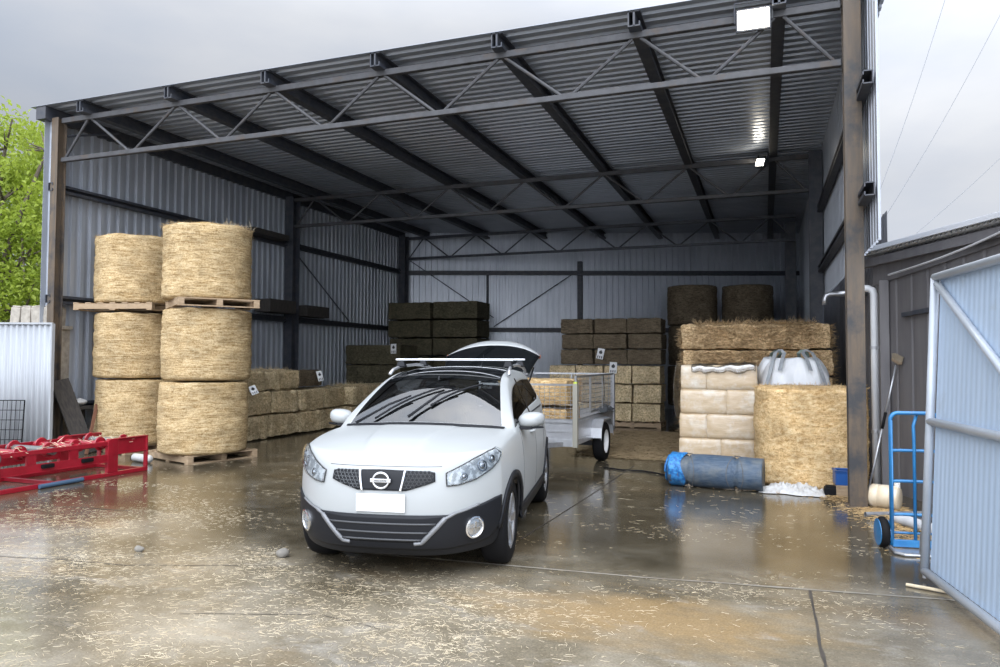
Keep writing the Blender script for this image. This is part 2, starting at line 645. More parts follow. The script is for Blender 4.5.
strip('trim_4', [(-9.0, -3.5), (-8.0, -3.1), (-7.2, -3.0)], .014, .003, CRACK, 'thin crack in the yard concrete beside the red machine')
strip('trim_5', [(-3.0, -2.7), (-2.9, -.5), (-2.82, 2.2)], .016, .003, CRACK, 'slab joint running back beside the car and trailer', .005)
strip('trim_6', [(-4.4, -5.25), (-3.6, -4.95), (-3.1, -5.05)], .010, .003, CRACK, 'short crack in the concrete in front of the car')

# walls
struct(corrugated('wall_left', (-W-.16, -.12), (-W-.16, 12.8), 0, 5.86, .2, .05, GALV, flat=.62, side=-1), 'grey ribbed steel cladding of the left wall', 'wall')
struct(corrugated('wall_back', (-W-.16, 12.8), (.6, 17.25), 0, 5.90, .2, .05, GALV, flat=.62, side=-1), 'grey ribbed steel cladding of the back wall', 'wall')
wr = MB()
WRX = .165
struct(corrugated('wall_right', (WRX, -.66), (WRX, 7.15), 2.86, 5.86, .2, .04, GALV, side=-1), 'grey ribbed cladding high on the right side wall', 'wall')
struct(corrugated('wall_rear_right', (WRX, 7.5), (WRX, 17.2), 0, 5.86, .2, .03, GALV, side=-1), 'dark ribbed cladding deep on the right side', 'wall')
# roof
def roof_sheet():
    y0, y1 = -.22, 17.3
    pt = .19
    n = int((y1-y0)/pt)
    ys = []
    for i in range(n):
        for (k, h) in ((0, 0), (.55, 0), (.66, 1), (.89, 1)):
            ys.append((y0+(i+k)*pt, 5.86+.040*h))
    mb = MB()
    vs, fs = [], []
    for (y, z) in ys:
        vs += [(-12.62, y, z), (.42, y, z)]
    for i in range(len(ys)-1):
        fs.append((2*i, 2*i+1, 2*i+3, 2*i+2))
    o = mb.add(vs, fs).build('ceiling', ROOFM)
    md = o.modifiers.new('thick', 'SOLIDIFY')
    md.thickness = .004
    return struct(o, 'ribbed steel roof sheeting seen from below', 'roof')
roof_sheet()
for k, x in enumerate(PURL):
    mb = MB()
    # lipped C section, thinned underside flange at the tip
    mb.bx(x-.012, x+.012, -.20, 12.95+.34*(x+12), 5.665, 5.85)
    mb.bx(x-.075, x+.075, -.20, 12.95+.34*(x+12), 5.66, 5.675)
    mb.bx(x-.075, x+.075, -.20, 12.95+.34*(x+12), 5.84, 5.855)
    mb.bx(x+.06, x+.075, -.20, 12.95+.34*(x+12), 5.675, 5.72)
    mb.bx(x-.075, x-.06, -.20, 12.95+.34*(x+12), 5.675, 5.85)
    struct(mb.build('roof_beam', STEELD), f'{ORD[k+1]} dark roof purlin counted from the left, under the roof sheets', 'purlin', 'purlins under the roof')
mb = MB()
mb.bx(-12.5, -12.28, -.20, 12.9, 5.64, 5.855)
struct(mb.build('roof_beam', STEELD), 'dark edge beam along the top of the left wall', 'beam')
mb = MB()
mb.bx(.18, .32, -.66, 17.1, 5.66, 5.855)
struct(mb.build('roof_beam', STEELD), 'dark edge beam along the top of the right wall', 'beam')

# columns
def column(loc, size, h, material, label, z0=0):
    sx, sy = size
    mb = MB()
    t = .016
    mb.bx(-sx/2, sx/2, -sy/2, -sy/2+t, z0, h)
    mb.bx(-sx/2, sx/2, sy/2-t, sy/2, z0, h)
    mb.bx(-t/2, t/2, -sy/2+t, sy/2-t, z0, h)
    o = mb.build('column', material, loc=loc, bevel=.004)
    struct(o, label, 'column')
    bp = MB().bx(-sx/2-.04, sx/2+.04, -sy/2-.04, sy/2+.04, z0, z0+.018)
    if z0 == 0:
        bp.build('base_plate', material, o)
    return o
column((-W+.03, 0, 0), (.15, .17), 5.68, RUST, 'rusty steel column at the left front corner of the shed')
column((.005, 0, 0), (.18, .18), 5.9, RUST, 'tall rusty steel column at the right front of the shed')
column((-W+.06, D1, 0), (.24, .3), 5.7, STEELD, 'dark steel column halfway along the left wall')
column((.02, D1, 0), (.24, .3), 5.7, STEELD, 'dark steel column halfway along the right side')
column((-W+.05, D2-.15, 0), (.24, .28), 5.7, STEELD, 'dark steel column in the back left corner')
column((-.2, D2+1.5, 0), (.3, .28), 5.7, STEELD, 'dark steel column towards the back right corner')
column((-6.72, 14.7, 0), (.16, .12), 4.9, STEELD, 'slim dark post on the back wall behind the hay stack')
column((-9.64, 13.72, 0), (.09, .09), 4.5, STEELD, 'thin dark post on the back wall left of centre')

# trusses
def truss(y, mt, label, xl=-W+.12, xr=-.1, y2=None, w=.075, missing=()):
    yb = y2 if y2 is not None else y
    Y = lambda x: y+(yb-y)*(x-xl)/(xr-xl)
    t = thing('roof_truss', label, 'truss', (0, 0, 0), 0, 'trusses across the shed', 'structure')
    MB().bar((xl, Y(xl), HC), (xr, Y(xr), HC), w, w).build('bottom_chord', mt, t, bevel=.008)
    MB().bar((xl, Y(xl), HT-.03), (xr, Y(xr), HT-.03), w, .09).build('top_chord', mt, t, bevel=.008)
    low = [xl]+[(PURL[i]+PURL[i+1])/2 for i in range(len(PURL)-1)]+[xr]
    for i, x in enumerate(PURL):
        for (a, s) in ((low[i], 1), (low[i+1], -1)):
            aa = a+.06*s
            MB().tube([(aa, Y(aa), HC+.02), (x-.05*s, Y(x), HT-.07)], .023, 8).build('web_brace', mt, t)
    return t
truss(0, PIPE, 'weathered open-web steel truss across the front of the shed')
truss(D1, PIPE, 'dim open-web steel truss across the middle of the shed')
truss(D2, STEELD, 'dark open-web steel truss across the back of the shed')

# girts
G1, G2 = 4.50, 2.60
def girt(a, b, label, h=.13, w=.09):
    mb = MB()
    a, b = Vector(a), Vector(b)
    d = (b-a).normalized()
    s = Vector((d.y, -d.x, 0))
    mb.bar(a, b, .012, h)
    mb.bar(a+s*w/2+Vector((0, 0, h/2)), b+s*w/2+Vector((0, 0, h/2)), w, .012)
    mb.bar(a+s*w/2-Vector((0, 0, h/2)), b+s*w/2-Vector((0, 0, h/2)), w, .012)
    mb.bar(a+s*w+Vector((0, 0, h/2-.02)), b+s*w+Vector((0, 0, h/2-.02)), .012, .04)
    mb.bar(a+s*w-Vector((0, 0, h/2-.02)), b+s*w-Vector((0, 0, h/2-.02)), .012, .04)
    return struct(mb.build('wall_beam', STEELD), label, 'girt')
xl = -W-.07
girt((xl, -.1, G1), (xl, 12.7, G1), 'upper dark girt along the left wall')
girt((xl, -.1, G2), (xl, 12.7, G2), 'middle dark girt along the left wall')
girt((xl, -.1, .78), (xl, 12.7, .78), 'low dark girt along the left wall behind the bales')
bd = Vector((.6+W+.16, 17.25-12.8, 0)).normalized()
bn = Vector((bd.y, -bd.x, 0))*.08
for z, nm in ((4.5, 'upper'), (2.6, 'lower')):
    a = Vector((-W-.1, 12.8, z))+bn
    b = Vector((.5, 17.2, z))+bn
    girt(a, b, f'{nm} dark girt across the back wall')
for z, nm in ((4.55, 'upper'), (3.38, 'lower')):
    girt((WRX-.03, 7.1, z), (WRX-.03, -.63, z), f'{nm} dark girt along the right wall')
# bracing rods on the back wall and left wall
def rod(a, b, label, r=.018):
    struct(MB().tube([a, b], r, 6).build('wall_beam', STEELD), label, 'brace')
def onback(s, z, off=.16):
    p = Vector((-W-.16, 12.8, 0))+bd*s+Vector((bd.y, -bd.x, 0))*off
    return (p.x, p.y, z)
rod(onback(.3, 4.9), onback(3.1, 3.0), 'thin bracing rod on the back wall left side')
rod(onback(5.7, 4.45), onback(3.1, 2.7), 'thin bracing rod on the back wall rising to the slim post')
rod((-W-.02, 6.6, 4.4), (-W-.02, 9.3, 2.7), 'thin bracing rod on the left wall behind the middle column')
rod((-W+.1, .1, 5.4), (-W+.35, .9, 5.66), 'short knee brace at the top of the left front column', .02)
# ------------------------------------------------------------------ floodlights
FLOODM = emit('floodlight_lens', (1.0, .93, .80), 14)
def floodlight(name_label, loc, rot, w, h, power):
    t = thing('floodlight', name_label, 'floodlight', loc, 0, 'floodlights under the roof')
    t.rotation_euler = rot
    MB().box((0, .045, 0), (w+.05, .07, h+.05)).build('housing', STEELD, t, bevel=.008)
    mb = MB()
    for k in range(7):
        mb.box((-w/2+w*k/6, .1, 0), (.012, .05, h))
    mb.build('cooling_fins', STEELD, t)
    MB().box((0, .004, 0), (w, .02, h)).build('lens', FLOODM, t)
    mb = MB()
    mb.bx(-w/2-.045, -w/2-.03, .03, .06, -.02, h/2+.1)
    mb.bx(w/2+.03, w/2+.045, .03, .06, -.02, h/2+.1)
    mb.bx(-w/2-.045, w/2+.045, .03, .06, h/2+.09, h/2+.105)
    mb.build('bracket', STEELD, t)
    ld = bpy.data.lights.new('lamp_light', 'AREA')
    ld.shape = 'RECTANGLE'
    ld.size, ld.size_y = w, h
    ld.energy = power
    ld.color = (1, .9, .72)
    lo = bpy.data.objects.new('lamp_light', ld)
    col.objects.link(lo)
    lo.parent = t
    lo.location = (0, -.03, 0)
    lo.rotation_euler = (R(-90), 0, 0)
    return t
floodlight('bright rectangular floodlight fixed to the front truss', (-1.03, -.12, 5.565), (R(14), 0, R(0)), .34, .205, 20)
floodlight('small glowing floodlight on the middle truss near the right column', (-1.0, 6.34, 5.56), (R(-8), R(12), R(-48)), .20, .13, 2.5)

# ------------------------------------------------------------------ hay and straw
rng = random.Random(7)
def bale_surface_noise(p, a=.02, s=3.0):
    return a*noise.noise(p*s)+a*.5*noise.noise(p*s*3.1)

def round_bale_mesh(r, h, seed, strands=900, bulge=.012, tuft=False):
    rg = random.Random(seed)
    off = Vector((seed*3.7, seed*1.3, 0))
    prof = [(0, 0)]
    for k in range(1, 9):
        prof.append((r*.9*k/8, 0))
    for k in range(1, 6):
        a = PI/2*k/5
        prof.append((r-.07+.07*math.sin(a), .06-.06*math.cos(a)))
    for k in range(1, 24):
        z = .06+(h-.12)*k/24
        prof.append((r+bulge*math.sin(PI*k/24)-.008*(k % 6 == 0), z))
    for k in range(0, 6):
        a = PI/2*k/5
        prof.append((r-.07+.07*math.cos(a), h-.06+.06*math.sin(a)))
    for k in range(7, -1, -1):
        prof.append((r*.9*k/8, h))
    n = 96
    mb = MB()
    mb.lathe(prof, n)
    for i, v in enumerate(mb.v):
        rr = math.hypot(v.x, v.y)
        if rr > 1e-4:
            ang = math.atan2(v.y, v.x)
            q = Vector((math.cos(ang)*2.2, math.sin(ang)*2.2, v.z*7))+off
            k = bale_surface_noise(q, .016, 1.0)+.007*noise.noise(Vector((v.z*26, math.cos(ang)*1.2, math.sin(ang)*1.2))+off)
            f = 1+(k*min(1, rr/r))/max(rr, .1)
            v.x *= f
            v.y *= f
        if v.z > h-.03:
            v.z += .030*(noise.noise(Vector((v.x*4, v.y*4, 5))+off)-(0 if tuft else .75))*(1 if rr < r*.95 else .4)
    for k in range(strands):
        a = rg.uniform(0, 2*PI)
        if rg.random() < .62:
            z = rg.uniform(.04, h-.05)
            p = Vector((math.cos(a)*(r+.004), math.sin(a)*(r+.004), z))
            d = Vector((-math.sin(a), math.cos(a), rg.uniform(-.12, .12)))*rg.choice((-1, 1))+Vector((math.cos(a), math.sin(a), 0))*rg.uniform(.0, .3)
            mb.strand(p, d, rg.uniform(.03, .09), .0025)
        elif tuft:
            rr = r*math.sqrt(rg.uniform(.5, 1.0))
            p = Vector((math.cos(a)*rr, math.sin(a)*rr, h-.02))
            d = Vector((rg.uniform(-1, 1)+math.cos(a)*.6, rg.uniform(-1, 1)+math.sin(a)*.6, rg.uniform(.15, .8)))
            mb.strand(p, d, rg.uniform(.03, .085), .0025)
    return mb

def square_bale_mesh(lx, ly, lz, seed, strands=350, amp=.022, rad=.035, step=.06, twine=True, top=False, sl=(.03, .08), sw=.0022):
    """bale resting on z=0, centred in x and y, with twine grooves across its length"""
    rg = random.Random(seed)
    off = Vector((seed*2.3, seed*5.1, seed*.7))
    nx, ny, nz = max(4, int(lx/step)), max(4, int(ly/step)), max(4, int(lz/step))
    mb = MB()
    def face(ax, sgn, na, nb):
        s_ = sgn
        def P(i, j):
            u, v = -1+2*i/na, -1+2*j/nb
            if ax == 0:
                p = Vector((sgn, u, v))
            elif ax == 1:
                p = Vector((u, sgn, v))
            else:
                p = Vector((u, v, sgn))
            h = Vector((p.x*lx/2, p.y*ly/2, p.z*lz/2))
            inner = Vector((max(-lx/2+rad, min(lx/2-rad, h.x)), max(-ly/2+rad, min(ly/2-rad, h.y)), max(-lz/2+rad, min(lz/2-rad, h.z))))
            d = h-inner
            if d.length > 1e-6:
                nrm = d.normalized()
                q = inner+nrm*rad
            else:
                q = h
                nrm = Vector((sgn if ax == 0 else 0, sgn if ax == 1 else 0, sgn if ax == 2 else 0))
            k = amp*(noise.noise(q*5+off)+.7*noise.noise(q*14+off)+.35*noise.noise(q*30+off))-amp*.25
            if twine and lx > .6:
                for tx in (-.22, .22):
                    k -= .018*math.exp(-((q.x-tx*lx)/.022)**2)
            if ax == 2 and not (top and s_ > 0):
                k = min(k, 0)-.002
            elif ax == 0:
                k -= amp*.5
            return q+nrm*k
        mb.grid(P, na+1, nb+1)
    for s in (-1, 1):
        face(0, s, ny, nz)
        face(1, s, nx, nz)
        face(2, s, nx, ny)
    for k in range(strands):
        ax = rg.choice((0, 1, 1, 2) if top else (0, 1, 1, 1))
        s = rg.choice((-1, 1)) if ax < 2 else 1
        p = Vector((rg.uniform(-.40, .40)*lx, rg.uniform(-.46, .46)*ly, rg.uniform(-.44, .44)*lz))
        if ax == 2:
            s = 1
        p[ax] = s*(lx, ly, lz)[ax]*.49
        d = Vector((rg.uniform(-1, 1), rg.uniform(-1, 1), rg.uniform(-1, 1)))
        d[ax] = s*rg.uniform(.15, .7)*(.3 if ax == 0 else 1)
        d.z *= (.08 if ax != 2 else 1)
        if ax == 1:
            d.y *= .5
        mb.strand(p, d, rg.uniform(*sl), sw)
    for v in mb.v:
        v.z += lz/2
    return mb

def as_bale(mb, name, material, label, cat, loc, rotz, group):
    o = mb.build(name, material, smooth=True, sharp=50)
    for md in list(o.modifiers):
        o.modifiers.remove(md)
    o.location = loc
    o.rotation_euler.z = rotz
    return tag(o, label, cat, group)
def put(o, loc, rotz, label, group, scale=None):
    c = o.copy()
    col.objects.link(c)
    c.location = loc
    c.rotation_euler.z = rotz
    if scale:
        c.scale = scale
    return tag(c, label, o['category'], group)

# pallets
def make_pallet(label, loc, rotz, lx=1.15, ly=1.0, group='pallets'):
    t = thing('pallet', label, 'pallet', loc, rotz, group)
    for y in (-ly/2+.05, 0, ly/2-.05):
        MB().bx(-lx/2, lx/2, y-.045, y+.045, .018, .108).build('bearer', WOOD, t, bevel=.004)
    mb = MB()
    n = 7
    for k in range(n):
        x = -lx/2+.05+(lx-.1)*k/(n-1)
        mb.bx(x-.05, x+.05, -ly/2, ly/2, .109, .128)
    mb.build('deck', WOOD, t)
    mb = MB()
    for x in (-lx/2+.05, 0, lx/2-.05):
        mb.bx(x-.05, x+.05, -ly/2, ly/2, 0, .017)
    mb.build('bottom_boards', WOOD, t)
    return t

NC, FC = Vector((-9.42, .45, 0)), Vector((-11.40, .98, 0))
RB = .665
make_pallet('timber pallet on the ground under the front stack of round bales', (NC.x-.10, NC.y+.12, 0), R(-18), 1.22, 1.2, 'pallets under the round bales')
make_pallet('timber pallet on the ground under the rear stack of round bales', (FC.x, FC.y+.1, 0), R(-14), 1.3, 1.25, 'pallets under the round bales')
make_pallet('timber pallet between the middle and top bales of the front stack', (NC.x+.10, NC.y+.02, 2.40), R(-38), 1.36, 1.2, 'pallets under the round bales')
make_pallet('timber pallet between the middle and top bales of the rear stack', (FC.x-.02, FC.y-.08, 2.42), R(14), 1.42, 1.2, 'pallets under the round bales')
gB = 'round straw bales stacked by the left wall'
b1 = as_bale(round_bale_mesh(RB, 1.13, 1), 'round_bale', STRAW, 'round straw bale at the bottom of the front stack, on the floor pallet', 'straw bale', (NC.x, NC.y, .128), .3, gB)
b2 = as_bale(round_bale_mesh(RB, 1.13, 2), 'round_bale', STRAW, 'round straw bale in the middle of the front stack, below the upper pallet', 'straw bale', (NC.x+.03, NC.y+.02, 1.265), 1.2, gB)
b3 = as_bale(round_bale_mesh(RB+.01, 1.17, 3, 1500, -.01, True), 'round_bale', STRAW, 'round straw bale with loose tufts on top of the front stack', 'straw bale', (NC.x+.03, NC.y, 2.529), 2.2, gB)
put(b2, (FC.x+.04, FC.y, .128), 2.9, 'round straw bale at the bottom of the rear stack, behind the red machine', gB)
put(b1, (FC.x, FC.y, 1.268), 4.4, 'round straw bale in the middle of the rear stack, under the tilted pallet', gB, (1.02, 1.02, 1))
b4 = as_bale(round_bale_mesh(RB+.02, 1.17, 4, 900, .0, True), 'round_bale', STRAW, 'round straw bale on top of the rear stack, on the tilted pallet', 'straw bale', (FC.x-.02, FC.y, 2.549), .9, gB)
# tuft of straw on the top bale
mb = MB()
rg = random.Random(5)
for k in range(260):
    mb.strand((rg.gauss(0, .16), rg.gauss(0, .12), rg.uniform(-.02, .04)), (rg.uniform(-1, 1), rg.uniform(-1, 1), rg.uniform(.1, .9)), rg.uniform(.06, .16), .003)
o = mb.build('straw_tuft', STRAND, b3)
o.location = (.15, -.35, 1.17)
# a round bale by the right column
as_bale(round_bale_mesh(.69, 1.26, 6, 2600, .006, True), 'round_bale', STRAWR, 'bright round straw bale standing beside the right rusty column', 'straw bale', (-.39, 1.55, 0), .4, None)
# dark round bales at the back
gD = 'dim round bales at the back'
d1 = as_bale(round_bale_mesh(.70, 1.16, 8, 150), 'round_bale', HAYD2, 'dim round bale on top of the left back column of three', 'hay bale', (-2.93, 12.95, 2.62), 0, gD)
names = ['lowest', 'middle', 'top']
for k in range(3):
    for (x, y, nm) in ((-2.93, 12.95, 'left'), (-1.46, 13.35, 'right')):
        if nm == 'left' and k == 2:
            continue
        if nm == 'right' and k == 0:
            continue
        put(d1, (x+.03*k, y, .30+1.16*k), 1.3*k+x, f'{names[k]} dim round bale of the {nm} back column behind the long bales', gD)

# big square bales behind the white bags
gS = 'long square bales behind the white bags'
bb = as_bale(square_bale_mesh(2.44, 1.1, .44, 11, 5200, .034, .05, .05, True, True, (.06, .17), .0036), 'square_bale', HAYB, 'long brown bale on top of the pile behind the white bags', 'hay bale', (-1.13, 4.72, 1.79), R(2), gS)
bb2 = as_bale(square_bale_mesh(2.44, 1.1, .44, 12, 4200, .034, .05, .05, True, False, (.06, .17), .0036), 'square_bale', HAYB, 'long brown bale second from the top of the pile behind the white bags', 'hay bale', (-1.10, 4.70, 1.345), R(181), gS)
for k, nm in ((2, 'third from the top'), (1, 'fourth from the top'), (0, 'at the bottom')):
    put(bb2, (-1.13+(.03, -.02, .02)[k], 4.74-.03*k, .01+.445*k), R(182 if k % 2 else 1), f'long brown bale {nm} of the pile behind the white bags', gS)

# straw bales along the left wall
gL = 'small bales stacked along the left wall'
s1 = as_bale(square_bale_mesh(.885, .86, .46, 21, 900, .03, .035, .06, True, False, (.05, .13), .003), 'square_bale', HAYL, 'small bale at floor level beside the front round bales', 'hay bale', (-10.72, 2.75, .02), PI/2, gL)
s2 = as_bale(square_bale_mesh(.885, .86, .47, 22, 900, .03, .035, .06, True, False, (.05, .13), .003), 'square_bale', HAYL, 'small bale in the second layer beside the front round bales', 'hay bale', (-10.72, 2.85, .49), PI/2, gL)
s3 = as_bale(square_bale_mesh(.885, .86, .40, 23, 900, .03, .035, .06, True, True, (.05, .13), .003), 'square_bale', HAYL, 'small bale in the top layer beside the front round bales', 'hay bale', (-10.78, 2.75, .965), PI/2, gL)
lay = ['floor-level', 'second-layer', 'top-layer']
srcs = [s1, s2, s3]
y0 = 2.75
for k in (1, 2, 3):
    for z in range(3):
        if z == 2 and k > 2:
            continue
        if z == 2 and k == 2:
            continue
        o = srcs[(k+z) % 3] if z < 2 else s3
        sc_ = (1, 1, (.46 if z < 2 else .40)/(.46, .47, .40)[(k+z) % 3]) if z < 2 else None
        put(o, (-10.72+.03*((k*7+z*3) % 3-1)-(.05 if z == 2 else 0), y0+.93*k+.08*z, (.02, .49, .965)[z]), PI/2+(PI if (k+z) % 2 else 0)+.03*((k+2*z) % 3-1), f'{lay[z]} small bale, {ORD[k+1]} from the round bales along the left wall', gL, sc_)
for k in range(3):
    for z in range(2):
        put(srcs[(k+z+1) % 3], (-10.6+.04*((k+z) % 2), 6.55+.95*k, (.02, .50)[z]), PI/2+PI*((k+z) % 2), f'{lay[z]} small bale, {ORD[k+1]} in the row continuing towards the back left behind the car', gL, (1, 1, .47/(.46, .47, .40)[(k+z+1) % 3]))
# dull bale with a tag lying on the row
gM = 'dull bales behind the left row'
m1 = as_bale(square_bale_mesh(1.05, .55, .38, 25, 150, .02), 'square_bale', HAYD2, 'dull brown bale with a hanging tag, on the left row of small bales', 'hay bale', (-10.78, 4.92, .985), PI/2+.1, gM)
m2 = as_bale(square_bale_mesh(1.76, 1.1, .56, 26, 150, .03), 'square_bale', HAYD, 'dim bale on top of the block behind the left row of bales', 'hay bale', (-11.29, 9.55, 1.45), 0, gM)
for k, nm in ((1, 'middle'), (0, 'lowest')):
    put(m2, (-11.28, 9.55, .32+.565*k), PI*k, f'dim bale {nm} in the block behind the left row of bales', gM)
# tall dark stack in the back left corner
gT = 'tall dim stack in the back left corner'
e1 = as_bale(square_bale_mesh(1.49, 1.1, .54, 31, 100, .03, .05, .09), 'square_bale', HAYD, 'dim big bale topping the back left stack, left one', 'hay bale', (-11.30, 11.75, 2.84), 0, gT)
for k in range(5, -1, -1):
    for s in range(2):
        if k == 5 and s == 0:
            continue
        put(e1, (-11.30+1.52*s+.03*(k % 2), 11.75+.05*((k+s) % 2), .04+.56*k), PI*((k+s) % 2), f'dim big bale, {ORD[6-k]} from the top in the {"left" if s == 0 else "right"} column of the back left stack', gT)

# stack at the back centre
gC = 'dark bales of the back centre stack'
gC2 = 'lighter bales of the back centre stack'
c1 = as_bale(square_bale_mesh(.82, .9, .375, 41, 120, .026), 'square_bale', HAYD2, 'dark bale, top layer of the back centre stack, left end', 'hay bale', (-5.3, 9.0, 2.25), 0, gC)
layn = ['lowest dark layer', 'middle dark layer', 'top dark layer']
posn = ['left end', 'centre', 'right end']
for z in range(2, -1, -1):
    for k in range(3):
        if z == 2 and k == 0:
            continue
        put(c1, (-5.3+.825*k+.01*((k+z) % 2), 9.0+.03*((k*2+z) % 3), 1.495+.377*z), PI*((k+z) % 2), f'dark bale, {layn[z]} of the back centre stack, {posn[k]}', gC)
c2 = as_bale(square_bale_mesh(.68, .9, .44, 42, 200, .028), 'square_bale', HAYL, 'lighter bale at the bottom right of the back centre stack', 'hay bale', (-3.6, 8.95, .13), 0, gC2)
MATS['dim_straw'] = HAYL
layn = ['bottom layer', 'middle layer', 'top layer']
for z in range(3):
    for k in range(4):
        if z == 0 and k == 0:
            continue
        put(c2, (-3.6-.69*k+.02*(z % 2), 8.95+.03*((k+z) % 2), .13+.452*z), PI*((k+z) % 2), f'lighter bale, {layn[z]} of the back centre stack, {ORD[k+1]} from its right end', gC2)
for k in range(2):
    make_pallet(f'pallet under the back centre stack, {"right" if k == 0 else "left"} one', (-3.92-1.4*k, 8.95, 0), 0, 1.35, 1.0, 'pallets under the back centre stack')

# hanging tags on bales
TAGM = mat('white_tag', (.78, .79, .80), .5)
INK = mat('tag_ink', (.03, .03, .035), .6)
def hay_tag(loc, rot, label, w=.15, h=.24):
    t = thing('hay_tag', label, 'tag', loc, 0, 'white tags on the bales')
    t.rotation_euler = rot
    MB().box((0, 0, 0), (w, .006, h)).build('card', TAGM, t)
    mb = MB()
    mb.lathe([(0, -.0055), (w*.24, -.0055), (w*.24, -.003), (0, -.003)], 16, (0, 0, h*.13), 'Y')
    mb.box((0, -.004, h*.30), (w*.12, .003, h*.08))
    for k in (-1, 0, 1):
        mb.box((k*w*.28, -.004, -h*.32), (w*.13, .003, h*.22))
    mb.build('printed_mark', INK, t)
    return t
hay_tag((-4.70, 8.525, 1.76), (R(-4), R(12), 0), 'white tag on the dark layers of the back centre stack, tilted upper one', .17, .26)
hay_tag((-4.38, 8.485, 1.42), (R(-4), R(3), 0), 'white tag above the lighter bales of the back centre stack, lower one', .18, .27)
hay_tag((-10.62, 8.985, 1.90), (R(-4), R(-2), 0), 'white tag on the dim block behind the left row of bales', .17, .27)
hay_tag((-10.46, 5.22, 1.22), (R(-14), R(-12), R(55)), 'white tag on the dull bale lying on the left row', .13, .24)
hay_tag((-10.20, 2.62, 1.0), (R(-34), R(-20), R(50)), 'white tag sticking out beside the front round bale stack', .13, .2)
# ------------------------------------------------------------------ right side: wrapped bags, bulk bag, rolls
BAGM = mat('wrapped_shavings_bag', (.54, .405, .255), .26, 0, c2=(.61, .485, .33), scale=3, stretch=(1, 1, 4), bump=.25, bscale=9, bdist=.02, coat=.35, c3=(.70, .645, .55), scale3=4, lo3=.48, hi3=.72)
FILM = glass('clear_wrap_film', (.80, .80, .79), .10, .22)
def bag_mesh(lx, ly, lz, seed):
    mb = MB()
    off = Vector((seed*3.1, seed, 0))
    n = 16
    def face(ax, s):
        def P(i, j):
            u, v = -1+2*i/n, -1+2*j/n
            p = Vector((s, u, v)) if ax == 0 else Vector((u, s, v)) if ax == 1 else Vector((u, v, s))
            # rounded pillow: superellipsoid
            q = Vector((p.x*lx/2, p.y*ly/2, p.z*lz/2))
            e = 24.0
            k = (abs(p.x)**e+abs(p.y)**e+abs(p.z)**e)**(-1/e)
            q *= k
            w = .008*noise.noise(q*6+off)+.006*noise.noise(q*15+off)
            nrm = Vector((p.x if ax == 0 else 0, p.y if ax == 1 else 0, p.z if ax == 2 else 0))
            # sagging seams: pinch towards top and bottom edges
            q.x *= 1-.008*(abs(p.z)**3)
            q.y *= 1-.05*(abs(p.z)**4)
            return q+nrm*w
        mb.grid(P, n+1, n+1)
    for s in (-1, 1):
        for ax in range(3):
            face(ax, s)
    return mb
gW = 'plastic-wrapped bags in the pale stack'
H = .372
widths = [(.62, .48), (.40, .70), (.68, .42), (.38, .72)]
lname = ['bottom', 'second', 'third', 'top']
made = {}
for L in range(4):
    x = -2.2+.012*L
    for k, w in enumerate(widths[L]):
        key = round(w, 2)
        ob = bag_mesh(w+.022, 1.08, H+.012, 50+L*2+k).build('wrapped_bag', BAGM, smooth=True)
        ob.location = (x+w/2, 3.12, .035+.006+H*(L+.5))
        ob.rotation_euler.z = R(1)
        tag(ob, f'pale plastic-wrapped bag, {lname[L]} layer of the stack, {"left" if k == 0 else "right"} one', 'bag', gW)
        x += w+.002
# torn wrap hanging at the left of the stack and lying over its top
mb = MB()
def P(i, j):
    u, v = i/26, j/14
    z = 1.56-.85*u
    return Vector((-2.235-.10*math.sin(u*PI)*(.5+.5*noise.noise(Vector((u*5, v*3, 1))))-.02*noise.noise(Vector((u*16, v*9, 2))), 2.62+.62*v+.03*noise.noise(Vector((u*9, v*7, 3))), z+.03*noise.noise(Vector((u*4, v*8, 5)))))
mb.grid(P, 27, 15)
o = mb.build('plastic_wrap', FILM, smooth=True)
o.modifiers.new('t', 'SOLIDIFY').thickness = .004
tag(o, 'loose crumpled plastic wrap hanging down the left side of the pale bag stack', 'plastic wrap')
mb = MB()
def P(i, j):
    u, v = i/30, j/14
    x = -2.0+.93*u
    y = 2.56+.75*v
    z = 1.548+.035*noise.noise(Vector((x*6, y*5, 1)))+.025*noise.noise(Vector((x*15, y*11, 4)))+.035*max(0, u-.4)
    if v < .18:
        z -= (.18-v)*(.7+.9*noise.noise(Vector((u*6, 2, 2))))
        y = 2.555-.012
    return Vector((x, y, max(z, 1.4)))
mb.grid(P, 31, 15)
o = mb.build('plastic_wrap', FILM, smooth=True)
o.modifiers.new('t', 'SOLIDIFY').thickness = .004
tag(o, 'crumpled clear plastic wrap lying over the top of the pale bag stack', 'plastic wrap')

# bulk bag
BULK = mat('woven_white_bag', (.76, .78, .80), .55, 0, c2=(.84, .85, .86), scale=5, bump=.35, bscale=60, bdist=.006)
t = thing('bulk_bag', 'big white woven bulk bag with lifting straps behind the bright round bale', 'bulk bag', (-.55, 3.30, 0), R(4))
mb = MB()
n, k = 72, 40
def P(i, j):
    a = 2*PI*i/n
    v = j/(k-1)
    z = 1.64*v
    e = 4.5 if v < .72 else 4.5-2.6*(v-.72)/.28
    ca, sa = math.cos(a), math.sin(a)
    rr = (abs(ca)**e+abs(sa)**e)**(-1/e)
    s = .50
    if v < .05:
        s *= .86+.14*v/.05
    s *= 1+.05*math.sin(PI*min(1, v/.7))
    if v > .74:
        q = (v-.74)/.26
        s *= 1-.27*q**2
    fold = .03+.10*max(0, (v-.66)/.34)
    s += fold*(noise.noise(Vector((ca*3.2, sa*3.2, v*3.0)))+.5*noise.noise(Vector((ca*7, sa*7, v*5))))
    z += .06*noise.noise(Vector((ca*1.6, sa*1.6, 7)))*max(0, v-.6)/.4
    return Vector((rr*ca*s, rr*sa*s, z))
mb.grid(P, n, k, cu=True)
top = len(mb.v)
